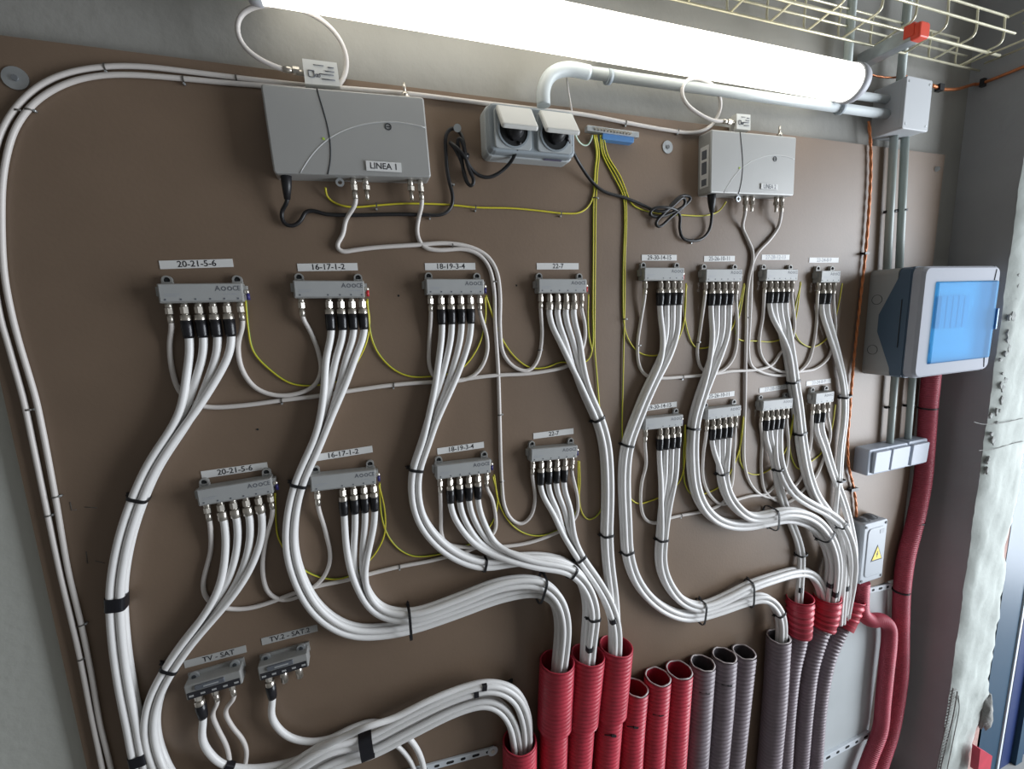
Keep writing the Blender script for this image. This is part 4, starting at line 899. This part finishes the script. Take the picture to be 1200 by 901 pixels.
free_cable([(140, 945), (129, 896), (117, 847), (107, 789), (95, 731), (80, 669), (64.5, 580), (50, 504), (42, 467), (32, 433), (22, 400), (12, 360), (5, 320), (2, 260), (4, 205), (14, 160), (24, 140), (43, 118), (77, 98), (113, 89), (150, 87.5), (213, 92), (265, 97), (303, 100), (350, 104), (392, 104), (403, 92), (407, 70, .010), (398, 45, .018), (378, 24, .026), (352, 11, .030), (322, 6, .030), (297, 8, .030), (281, 18, .028), (277, 35, .026), (283, 52, .024), (300, 67, .022), (322, 78, .02)], .0045, 'inner white cable of left pair, looping up to the LINEA 1 filter', endconn=f1, **lp)
free_cable([(664, 92, .006), (667, 112, .005), (670.5, 132, .006)], .005, 'short thin white lead dropping from pipe to socket box', thick=False, r=.0014, m='coax_thin', group=None, step=.006)

# black power leads
bk = dict(thick=False, r=.0029, m='black', name='power_cable', group='black power leads', step=.003)
pw1, _ = free_cable([(336, 218, .018), (336.5, 236, .016), (330, 249), (333, 262), (343, 265), (353, 258), (358, 248), (368, 247), (380, 250.7), (417, 252), (460, 251), (500, 251.7), (514, 252), (523, 249), (529.5, 241), (530.6, 230), (527, 214.6), (524, 200), (522.6, 180), (522, 163), (525, 153), (532, 150), (539, 155), (543, 165, .012), (545, 178, .012), (549, 196, .012), (555, 210, .010), (553, 219, .010), (547, 214, .010), (543, 200, .010), (541, 186, .010), (536, 168, .012), (538, 160, .016), (543, 170, .016), (546, 187, .016), (551, 202, .016), (556, 213, .016), (551, 219, .014), (545, 207, .012), (541, 190, .008), (531, 171, .007), (526, 166, .008), (534, 172, .018), (545, 184, .018), (550, 194.6, .014), (558.6, 204, .010), (569, 208, .010), (581, 205, .012), (596, 193, .020), (604, 180, .036), (609.5, 166, .048)], .006, 'black power lead coiled between LINEA 1 amplifier and socket box', **bk)
pw2, _ = free_cable([(664.5, 160, .050), (670, 174, .038), (678, 190, .02), (693, 212, .009), (707, 224), (733, 232), (757, 242), (768, 247, .010), (781, 247, .014), (790, 236, .014), (800, 229, .014), (810, 232, .013), (800, 243, .012), (787, 254, .010), (772, 266, .008), (768, 262, .008), (778, 250, .012), (790, 240, .016), (801, 231, .016), (803, 239, .014), (790, 248, .010), (772, 254, .008), (761, 251, .008), (766, 244, .012), (780, 243, .016), (792, 246, .012), (797, 253, .008), (796.5, 268), (800, 279), (810, 282), (822, 280), (831, 270), (834, 255, .010), (834, 240, .016)], .006, 'black power lead knotted between socket box and LINEA 2 amplifier', **bk)
build('plug', MB().tube([at(335, 203, .02), at(336, 218, .02), at(336.6, 234, .017)], [.0075, .0065, .004], 14), 'black', pw1)
build('plug', MB().tube([at(834, 225, .02), at(834, 236, .019), at(834.3, 249, .016)], [.0085, .0075, .0042], 14), 'black', pw2)
build('tie_wrap', MB().tube([at(541, 183, .013), at(549, 182, .013)], .0045, 8), 'tape', pw1)

# yellow-green earth wires
def yg(P, label, d=.0028, r=.0015, group='yellow-green earth wires'):
    S = spline(pts(P, d), .004, 4)
    return build('earth_wire', MB().tube(S, r, 8, stripe=(1, 5)), ['yel', 'grn'], label=label, cat='wire', group=group)
yg([(381.5, 220, .012), (383, 231), (397, 240), (413, 242.7), (443, 240.5), (473, 238.5), (527, 240), (557, 243), (600, 244), (633, 247), (660, 250), (680, 249), (691, 240), (696, 225), (697.5, 200), (700, 178), (697, 158, .012)], 'long earth wire from LINEA 1 amplifier across to terminal bar')
yg([(698.5, 158, .012), (702, 180), (700, 200), (698.3, 235), (697.5, 300), (697, 360), (697, 410), (699.5, 440), (701, 460), (704, 500, .002), (706, 560, .002), (707, 590, .002), (700, 604), (690, 609), (682, 601), (678, 575), (677.5, 540, .010)], 'earth wire from terminal bar past the 22-7 bundle to lower tap 22-7')
yg([(695.5, 158, .012), (699, 180), (697, 200), (695.5, 235), (695, 300), (694.5, 360), (694.5, 405), (690, 421), (676, 427, .002), (657.5, 424), (642, 430), (622, 431), (605, 420), (590, 400), (578, 372), (569.5, 346, .010)], 'earth wire from terminal bar dropping left to upper tap 18-19-3-4')
yg([(689.5, 345, .010), (689, 372), (690, 392), (694, 412)], 'short earth wire from upper tap 22-7 into the vertical run')
yg([(568.5, 348, .010), (569, 372), (563, 400), (552, 420), (543, 430, .002), (525, 438, .002), (505, 441), (480, 441), (460, 432), (442, 412), (434, 390), (430.5, 350, .010)], 'earth wire between upper taps 18-19-3-4 and 16-17-1-2')
yg([(429.5, 352, .010), (433, 375), (431, 395), (424, 414), (402, 444, .002), (380, 450), (360, 452), (340, 449), (315, 432), (297, 412), (291, 385), (288, 352, .010)], 'earth wire between upper taps 16-17-1-2 and 20-21-5-6')
yg([(679, 540, .010), (679, 575), (672, 606), (652, 622), (635, 627.5), (618, 626), (600, 615), (585, 590), (579, 556, .010)], 'earth wire between lower taps 22-7 and 18-19-3-4')
yg([(577.5, 558, .010), (583, 585), (579, 608), (560, 632, .002), (530, 645, .002), (505, 651), (484, 651.5), (466, 642), (452, 622), (446, 596), (445, 566, .010)], 'earth wire between lower taps 18-19-3-4 and 16-17-1-2')
yg([(444, 568, .010), (451, 600), (450, 628), (437, 652), (415, 672, .002), (400, 678), (380, 677.5), (360, 670), (340, 652, .002), (326, 630), (323.5, 612), (322.5, 578, .010)], 'earth wire between lower taps 16-17-1-2 and 20-21-5-6')
yg([(705, 158, .012), (708, 180), (722, 205), (732.5, 230), (734, 260), (732.5, 300), (732, 360), (731, 400), (730, 450), (729, 500), (731, 545, .002), (735, 578), (747, 590), (762, 587), (780, 579, .002), (797, 563), (803, 535), (803, 498, .010)], 'earth wire from terminal bar down to lower tap 29-30-14-15')
yg([(703, 158, .012), (705.5, 180), (718, 205), (730, 230), (732, 260), (730.5, 300), (730, 350), (731, 378), (735, 395), (745, 410), (756, 416), (772, 416, .002), (790, 405, .002), (801, 380), (804, 332, .010)], 'earth wire from terminal bar branching to upper tap 29-30-14-15')
yg([(804.5, 334, .010), (802, 365), (807, 393), (815, 407), (835, 405, .002), (857, 386), (866, 358), (872, 332, .010)], 'earth wire between upper taps 29-30-14-15 and 25-26-10-11')
yg([(872.5, 334, .010), (868, 362), (862, 392), (866, 398), (885, 399.5), (910, 399.5, .002), (928, 388), (934, 365), (938, 330, .010)], 'earth wire from upper tap 25-26-10-11 to its right neighbour')
yg([(938.5, 332, .010), (931, 365), (931, 388), (937, 400), (951, 407), (963, 402), (973, 391), (982, 360), (987, 332, .010)], 'earth wire between the two upper taps nearest the copper wire')
yg([(802.5, 500, .010), (801, 540), (803, 568), (812, 580, .002), (830, 577), (846, 568, .002), (860, 545), (868, 520), (871, 488, .010)], 'earth wire between lower taps 29-30-14-15 and 25-26-10-11')
yg([(871.5, 490, .010), (868, 515), (867, 540), (875, 553), (889, 556), (908, 545, .002), (924, 520), (931, 478, .010)], 'earth wire from lower tap 25-26-10-11 to its right neighbour')
yg([(931.5, 480, .010), (925, 515), (929, 540), (937, 550), (950, 541), (963, 530), (974, 505), (979, 474, .010)], 'earth wire between the two lower taps nearest the copper wire')
yg([(707, 158, .012), (712, 182), (727, 207), (735, 228), (740, 239), (760, 248), (800, 252), (827, 252.5), (843, 247), (851, 236, .014)], 'earth wire from terminal bar to LINEA 2 amplifier')
build('earth_wire', MB().tube(spline(pts([(673, 152, .03), (675, 160, .02), (680, 168, .008), (687, 172.5, .006), (692, 168, .008), (694, 158, .013)], .006), .004), .0013, 8, stripe=(0, 4)), ['palegrn', 'coax'], label='short pale green earth wire from socket to terminal bar', cat='wire')
# ferrules where the earth wires meet the taps
for (num, row), T in TAP.items():
    e = T['loc'](T['w'] / 2 + .0045, -.012, -.004); Zt = T['Z']
    red = (num, row) in (('16-17-1-2', U), ('22-7', U), ('29-30-14-15', U))
    f_ = MB(); f_.cyl((T['w'] / 2 + .0045, -.012, -.001), (T['w'] / 2 + .0045, -.012, -.010), .0022, n=8)
    build('ferrule', f_, 'red_ferrule' if red else 'blue_ferrule', T['root'], True, label='red crimp ferrule' if red else 'navy crimp ferrule')

# copper wires
def cop(P, label, d=.004, r=.0022, twist=True):
    S = spline(pts(P, d), .004, 3); mb = MB()
    L = np.arange(len(S)) * .9
    if twist:
        for ph in (0, math.pi):
            mb.tube(S + np.stack([np.cos(L * .55 + ph), np.sin(L * .55 + ph), 0 * L], 1) * r * .55, r, 7)
    else: mb.tube(S, r * 1.5, 8)
    return build('copper_wire', mb, 'copper', label=label, cat='wire')
cw = cop([(1018, 142), (1020, 165), (1020.5, 200), (1018, 250), (1014, 300), (1009, 345), (1003, 400), (999, 440), (996, 480), (993.5, 515), (994.5, 545), (1000, 570), (1003, 590), (1003.5, 606)], 'orange copper wire running down to the warning-triangle box', .006)
build('clip', MB().box(at(1013, 297, .006), (.014, .014, .005)), 'tie', cw)
build('clip', MB().box(at(999, 573, .006), (.026, .014, .008)), 'tie', cw)
cop([(1008, 84), (1028, 89.5), (1045, 91), (1062, 89)], 'orange copper wire between lamp end and pale junction box', .005, .0018)
xa = 1.500
def onx(px, py):
    q = CR.T @ np.array([(px - 600) / F_PX, (py - 450.5) / F_PX, 1.0]); s = xa / q[0]; return np.array([xa, -(CAM_D - q[2] * s), CAM_H - q[1] * s])
S = spline([at(1092, 100, .006), at(1103, 104, .005), at(1113, 105, .003), at(1122, 104.5, .003), onx(1136, 101), onx(1152, 97), onx(1178, 87), onx(1205, 76)], .005, 3); S[:, 1] = np.minimum(S[:, 1], -.004)
c3 = build('copper_wire', MB().tube(S, .0036, 9), 'copper', label='orange copper wire along top of the dark side wall', cat='wire')
build('clip', MB().box(at(1101, 103, .006), (.016, .012, .014)), 'tie', c3)
build('clip', MB().box(onx(1152, 97), (.012, .008, .018)), 'tie', c3)

# ------------------------------------------------------------------ corrugated conduits
def corr(path, r, pitch, amp, n=20, taper=None):
    L = np.concatenate([[0], np.cumsum(np.linalg.norm(np.diff(path, axis=0), axis=1))]); N = int(L[-1] / pitch * 5)
    u = np.linspace(0, L[-1], max(N, 8)); S = np.stack([np.interp(u, L, path[:, k]) for k in range(3)], 1)
    rr = r - amp + amp * 2 * np.clip(.5 + .75 * np.cos(2 * math.pi * u / pitch), 0, 1)
    return S, rr
def mouth(mb_out, S, r_out, r_in, depth, n=22):
    pass
def conduit(name, P, r, m, label, pitch=.011, amp=.0011, coupler=None, d=None, inside='hole', group=None, open_top=True):
    """P: photo points (x, y, depth) from the mouth down. coupler: (end index length m, radius, material)."""
    path = spline(pts(P, r + .004), .008, 4)
    zend = path[-1][2]
    if zend > .03 and P[-1][1] > 860:
        dirn = path[-1] - path[-5]; dirn /= np.linalg.norm(dirn); dirn[1] = 0
        ext = [path[-1] + np.array([dirn[0] * .3 * t, 0, -t]) for t in np.linspace(.03, zend - .005, 8)]
        path = np.vstack([path, ext])
    t = thing(name, label, 'conduit', tuple(path[-1]), 0, group)
    L = np.concatenate([[0], np.cumsum(np.linalg.norm(np.diff(path, axis=0), axis=1))])
    def cut(a, b):
        u = np.arange(a, b, .004); return np.stack([np.interp(u, L, path[:, k]) for k in range(3)], 1)
    top_r, start, cm = r, 0.0, m
    if coupler:
        cl, cr, cm, cp, ca, cend = coupler
        S, rr = corr(cut(0, cl), cr, cp, ca); uu = np.linspace(0, 1, len(rr)); rr = rr + (cend - cr) * np.clip((uu - .0), 0, 1) ** 1
        mb = MB(); mb.tube(S, rr, 24, caps=False)
        # turned-in lower lip and inner wall
        V0 = S[-1]; mb.tube([S[-1], S[-1] + (S[-1] - S[-2]) * .2], [rr[-1], r * .9], 24, caps=False)
        cpl = build('coupler_sleeve', mb, cm, t, label='wider sleeve at the mouth'); top_r, start = cr, cl - .006
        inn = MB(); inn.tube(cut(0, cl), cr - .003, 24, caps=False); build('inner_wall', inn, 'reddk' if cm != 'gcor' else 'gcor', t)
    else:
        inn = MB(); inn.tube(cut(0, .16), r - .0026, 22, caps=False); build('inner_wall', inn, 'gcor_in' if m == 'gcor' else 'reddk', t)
    S, rr = corr(cut(start, L[-1]), r, pitch, amp); mb = MB(); mb.tube(S, rr, 22, caps=False); build('corrugated_tube', mb, m, t)
    d0 = path[1] - path[0]; d0 /= np.linalg.norm(d0)
    u0 = np.cross(d0, [0, 1.0, 0]); u0 /= np.linalg.norm(u0); w0 = np.cross(d0, u0); k0 = path[0][0] * 977
    A_ = np.linspace(0, 2 * math.pi, 41); rr0 = top_r - .0014
    lip = MB(); lip.tube([path[0] + rr0 * (math.cos(a) * u0 + math.sin(a) * w0) - d0 * (.0004 + (.0016 if not coupler else .0006) * (math.sin(3 * a + k0) * .5 + math.sin(7 * a + k0 * 2) * .4)) for a in A_], .0017, 6, caps=False); build('cut_rim', lip, 'cutedge' if not (coupler and cm == 'red') else 'red', t)
    plug_at = cut(.14, .15)
    return t
redg, gryg, rgg = 'red wall conduits', 'grey wall conduits', 'grey conduits with red sleeves'
cR = lambda l: (l, .0345, 'red', .0088, .0009, .0345)
conduit('corrugated_conduit', [(609, 868), (609, 901)], .028, 'red', 'lowest red conduit, swallowing the bottom-left white bundle', coupler=(.11, .0335, 'red', .0088, .0009, .0335), group=redg)
conduit('corrugated_conduit', [(653, 775), (650, 840), (648, 901)], .028, 'red', 'first tall red conduit with sleeve, fed by 16-17-1-2 bundles', .009, .0010, cR(.145), group=redg)
conduit('corrugated_conduit', [(689, 767), (682, 835), (677, 901)], .028, 'red', 'second tall red conduit with sleeve, fed by 18-19-3-4 bundles', .009, .0010, cR(.150), group=redg)
conduit('corrugated_conduit', [(722, 757), (715, 830), (709, 901)], .028, 'red', 'third tall red conduit with sleeve, fed by 22-7 bundles', .009, .0010, cR(.155), group=redg)
conduit('corrugated_conduit', [(745, 806), (741, 850), (738, 901)], .0265, 'red', 'first empty short red conduit, next to tall sleeved ones', .0095, .0015, group=redg)
conduit('corrugated_conduit', [(771, 793), (767, 845), (763, 901)], .0275, 'red', 'middle empty short red conduit', .0095, .0015, group=redg)
conduit('corrugated_conduit', [(796, 785), (792, 840), (788, 901)], .0285, 'red', 'third empty short red conduit, next to the grey ones', .0095, .0015, group=redg)
conduit('corrugated_conduit', [(823.5, 777), (819, 840), (815, 901)], .0265, 'gcor', 'first empty grey conduit, next to the red ones', .0105, .0018, group=gryg)
conduit('corrugated_conduit', [(849, 768), (845, 830), (838.5, 901)], .0265, 'gcor', 'middle empty grey conduit', .0105, .0018, group=gryg)
conduit('corrugated_conduit', [(872, 764), (865, 830), (857.5, 901)], .0260, 'gcor', 'third empty grey conduit, with blue tinge beside dark gap', .0105, .0018, group=gryg)
conduit('corrugated_conduit', [(912.5, 746), (908, 820), (901, 901)], .0265, 'gcor', 'grey conduit filled with white cables from 29-30-14-15', .0105, .0018, group=gryg)
cG = lambda l, e: (l, .031, 'red', .0165, .0020, e)
conduit('corrugated_conduit', [(937.5, 700), (936, 750), (929, 780), (923, 830), (918.5, 901)], .0185, 'gcor', 'first grey conduit with a red sleeve on its mouth', .0095, .0015, cG(.105, .026), group=rgg)
conduit('corrugated_conduit', [(969.5, 699), (967, 725), (960, 747), (950, 780), (943.5, 830), (937.5, 901)], .0185, 'gcor', 'middle grey conduit with a red sleeve on its mouth', .0095, .0015, cG(.092, .027), group=rgg)
conduit('corrugated_conduit', [(999, 702), (993, 722), (984, 741), (972, 768), (962, 815), (955, 901)], .0165, 'gcor', 'third grey conduit with red sleeve, nearest warning box', .0095, .0015, (.082, .029, 'red', .0165, .0020, .0235), group=rgg)
# small fixing straps on the conduits
for k, (x, y, d, n_) in enumerate([(745, 852, .055, 'first empty red'), (775, 838, .056, 'middle empty red'), (805, 826, .056, 'third empty red'), (829, 812, .055, 'first empty grey'), (855, 803, .055, 'middle empty grey'), (882, 790, .05, 'third empty grey'), (922, 771, .052, 'cable-filled grey'), (719, 862, .06, 'third tall red')]):
    a = at(x, y, d)
    s_ = build('fixing_strap', MB().box(a, (.012, .004, .004), np.array(Matrix.Rotation(R_(25), 3, 'Y'))).tube([a, a + np.array([-.018, .006, .003])], .0012, 5), 'tie', label=f'black strap end on the {n_} conduit', cat='strap', group='black strap ends on conduits')

def flex(P, label, r, end=None, d=.022, m='red2'):
    path = spline(pts(P, d), .006, 4); z = path[-1][2]
    S, rr = corr(path, r, .0056, .0009); mb = MB(); mb.tube(S, rr, 22)
    return build('corrugated_conduit', mb, m, label=label, cat='conduit')
rt1 = flex([(1092, 432, .03), (1088, 475), (1085, 520), (1081, 565), (1073, 608), (1062, 652), (1057, 690), (1055.5, 735), (1055, 785), (1050, 825), (1043, 860), (1032, 894), (1022, 930), (1012, 975)], 'long dusty red conduit down from the breaker box', .0196)
flex([(1010, 681, .022), (1009, 700, .022), (1010, 718, .024), (1021, 727, .026), (1032, 726, .028), (1041, 733, .030), (1042, 750, .030), (1038.5, 785, .030), (1035, 820, .030), (1031, 857, .030), (1020, 886, .030), (1010, 915, .030), (1000, 960, .030)], 'dusty red conduit elbowing down from warning-triangle box', .0178)
for q, w_ in (((1087, 478), .044), ((1073, 611), .044), ((1056, 692), .044)):
    a = at(*q, .022); build('tie', MB().tube([a + np.array([0, 0, -.0018]), a + np.array([0, 0, .0018])], .0212, 22), 'tie', rt1)

# rails and strap at the bottom
def rail(L, Rr, label, h, holes, d=.002, th=.004, m='galv', end=False):
    a, b_ = at(*L, d), at(*Rr, d); c = (a + b_) / 2; ang = math.atan2(b_[2] - a[2], b_[0] - a[0]); w = np.linalg.norm(b_ - a)
    o = thing('perforated_strap', label, 'strap', (c[0], -.001, c[2]), ang)
    build('strip', MB().rbox((0, -th / 2, 0), (w, th, h), .001), m, o, True)
    for k in range(holes):
        x = -w / 2 + w * (k + .5) / holes
        hb = MB(); hl = (.009 if k % 2 == 0 else .004)
        hb.rbox((x, -th - .0001, 0), (hl + h * .45, .0006, h * .42), h * .2); build('slot', hb, 'hole', o, True)
    if end:
        x = w / 2 - .004
        ws = build('washer', MB().disc_ring((x, -th, 0), (0, -1, 0), .0105, .004, .0015, 22), m, o, True)
        build('screw', MB().cyl((x, -th, 0), (x, -th - .003, 0), .004, n=10), 'zinc', ws, True)
    return o
rail((455, 911), (579, 877.5), 'galvanised perforated strap with washer at bottom, below white bundle', .0135, 8, end=True, m='whitebead')
rail((1009, 693.5), (1043, 686), 'short perforated steel rail below the warning-triangle box', .016, 4, m='whitebead')
rail((962, 888), (1017, 858), 'perforated steel rail low on the white panel', .020, 5, m='whitebead', th=.008)

# washers and screws on the board
def washer(px, py, r, label):
    a = at(px, py, .0005); o = build('washer', MB().disc_ring(a, (0, -1, 0), r, .0028, .0014, 24), 'galv', label=label, cat='washer')
    build('screw', MB().cyl(a + np.array([0, -.0005, 0]), a + np.array([0, -.003, 0]), .0036, n=8), 'gland', o); return o
washer(18.5, 92, .0130, 'large steel washer in the top left corner of board')
washer(782, 172.5, .0115, 'steel washer beside the LINEA 2 amplifier')
build('screw_head', MB().cyl(at(1098, 198, 0), at(1098, 198, .004), .006, n=12), 'galv', label='small screw at the right edge of board', cat='screw')
build('knot_hole', MB().cyl(at(596, 797, -.0005), at(596, 797, .0006), .009, .006, n=9), 'hole', label='dark hole in board beside the first tall red conduit', cat='hole')
for q, lab in (((467, 346.5), 'between upper taps 16-17-1-2 and 18-19-3-4'), ((605, 334.5), 'between upper taps 18-19-3-4 and 22-7'), ((302, 503), 'above lower strip 20-21-5-6')):
    build('drill_hole', MB().cyl(at(*q, -.0005), at(*q, .0006), .0018, n=8), 'hole', label=f'tiny dark hole in board {lab}', cat='hole')

# small nail clips on the thin cables
def clip(px, py, where, horiz=False, r=.0040, d=.0045, m='wall_clip'):
    a = at(px, py, d); ax = np.array([1.0, 0, 0]) if horiz else np.array([0, 0, 1.0])
    n = 10; sd = np.cross(ax, WN); V = []; F_ = []
    for k in range(n + 1):
        t = math.pi * k / n; p = a + sd * r * math.cos(t) + WN * r * math.sin(t)
        V += [p - ax * .0011, p + ax * .0011]
    V += [V[0] + np.array([0, d, 0]), V[1] + np.array([0, d, 0])]
    F_ = [(2 * k, 2 * k + 1, 2 * k + 3, 2 * k + 2) for k in range(n)] + [(0, 1, 2 * n + 3, 2 * n + 2)]
    mb = MB(); mb.add(V, F_); o = build('cable_clip', mb, m, label=f'small clip holding {where}', cat='clip', group='small cable clips')
    h = a + sd * (r + .002) - WN * (-.0015)
    build('nail', MB().cyl(a + sd * (r + .0015) + np.array([0, d * .8, 0]), a + sd * (r + .0015) + np.array([0, -.001, 0]), .0015, n=6), 'galv', o)
for px, py, w_, hz_ in [(123, 78, 'outer left cable at the top of its arch', 1), (277, 91, 'outer left cable before LINEA 1 amplifier', 1), (215, 92.5, 'inner left cable before LINEA 1 amplifier', 1), (22, 130, 'outer left cable on its shoulder', 0), (33.5, 129, 'inner left cable on its shoulder', 0),
                        (34, 480, 'outer left cable midway down', 0), (64.5, 582, 'inner left cable below midway', 0), (56, 604, 'outer left cable below midway', 0), (95, 732, 'inner left cable above the bottom edge', 0), (95, 772, 'outer left cable above the bottom edge', 0),
                        (330, 469, 'long upper jumper under upper tap 20-21-5-6', 1), (461, 451, 'long upper jumper left of upper bundle 18-19-3-4', 1), (468, 664, 'long lower jumper left of lower tap 18-19-3-4', 1), (530, 288, 'pair of feed cables from LINEA 1 amplifier', 1), (579.5, 330, 'pair of feed cables beside upper tap 18-19-3-4', 0),
                        (585.5, 486, 'lower feed cable in the middle of board', 0), (587, 564, 'lower feed cable beside lower tap 18-19-3-4', 0), (632, 410, 'feed cable reaching upper tap 22-7', 0), (733, 143.5, 'white cable above the earth terminal bar', 1), (794, 153, 'white cable left of LINEA 2 filter', 1),
                        (748, 405, 'jumper left of upper bundle 29-30-14-15', 0), (800, 441.5, 'jumper right of upper bundle 29-30-14-15', 1), (818, 401, 'jumper left of upper bundle 25-26-10-11', 0), (798, 604, 'jumper right of lower bundle 29-30-14-15', 1), (876, 372, 'feed cables beside upper tap 25-26-10-11', 0),
                        (441, 240.7, 'earth wire under LINEA 1 amplifier', 1), (557, 243, 'earth wire midway to socket box', 1), (657, 249.5, 'earth wire near its vertical run', 1), (697.5, 232, 'vertical earth wires below terminal bar', 0), (731.5, 374, 'vertical earth wires at the branch to 29-30-14-15', 0), (503.5, 252, 'black lead under LINEA 1 amplifier', 1), (528, 216, 'black lead below its hook', 0), (810.5, 281.5, 'black lead at its lowest bend', 1)]:
    clip(px, py, w_, bool(hz_), .0046 if 'feed cables' in w_ or 'earth wires' in w_ else .0040)
hk = build('wall_hook', MB().cyl(at(536, 150, 0), at(536, 150, .016), .0035, n=10).cyl(at(536, 150, .014), at(536, 150, .018), .006, n=12), 'sock_light', label='small grey hook holding the coiled black lead', cat='hook')
# black ties on the grey pipes
for q, w_ in (((1045.5, 248), 'first vertical grey pipe above breaker box'), ((1058, 246.5), 'second vertical grey pipe above breaker box'), ((1045.5, 477), 'first short grey pipe above switches'), ((1067, 475), 'second short grey pipe above switches')):
    a = at(*q, .0145); o = build('cable_tie', MB().tube([a + np.array([0, 0, -.002]), a + np.array([0, 0, .002])], .0094, 16), 'tie', label=f'black tie round the {w_}', cat='cable tie', group='black cable ties')
    build('tie_head', MB().box(a + np.array([-.0115, .006, 0]), (.008, .008, .006)), 'tie', o)

for L, w_ in (([(82, 588), (84, 598), (90, 597)], 'short hooked'), ([(99, 594), (114, 595)], 'short level'), ([(101, 646), (102.5, 660)], 'upright'), ([(112, 657), (123, 660)], 'short tilted')):
    build('pencil_mark', MB().tube([at(x, y, .0001) for x, y in L], .0008, 4), 'wall_clip', label=f'{w_} pencil mark on the board beside the left bundle', cat='pencil mark')
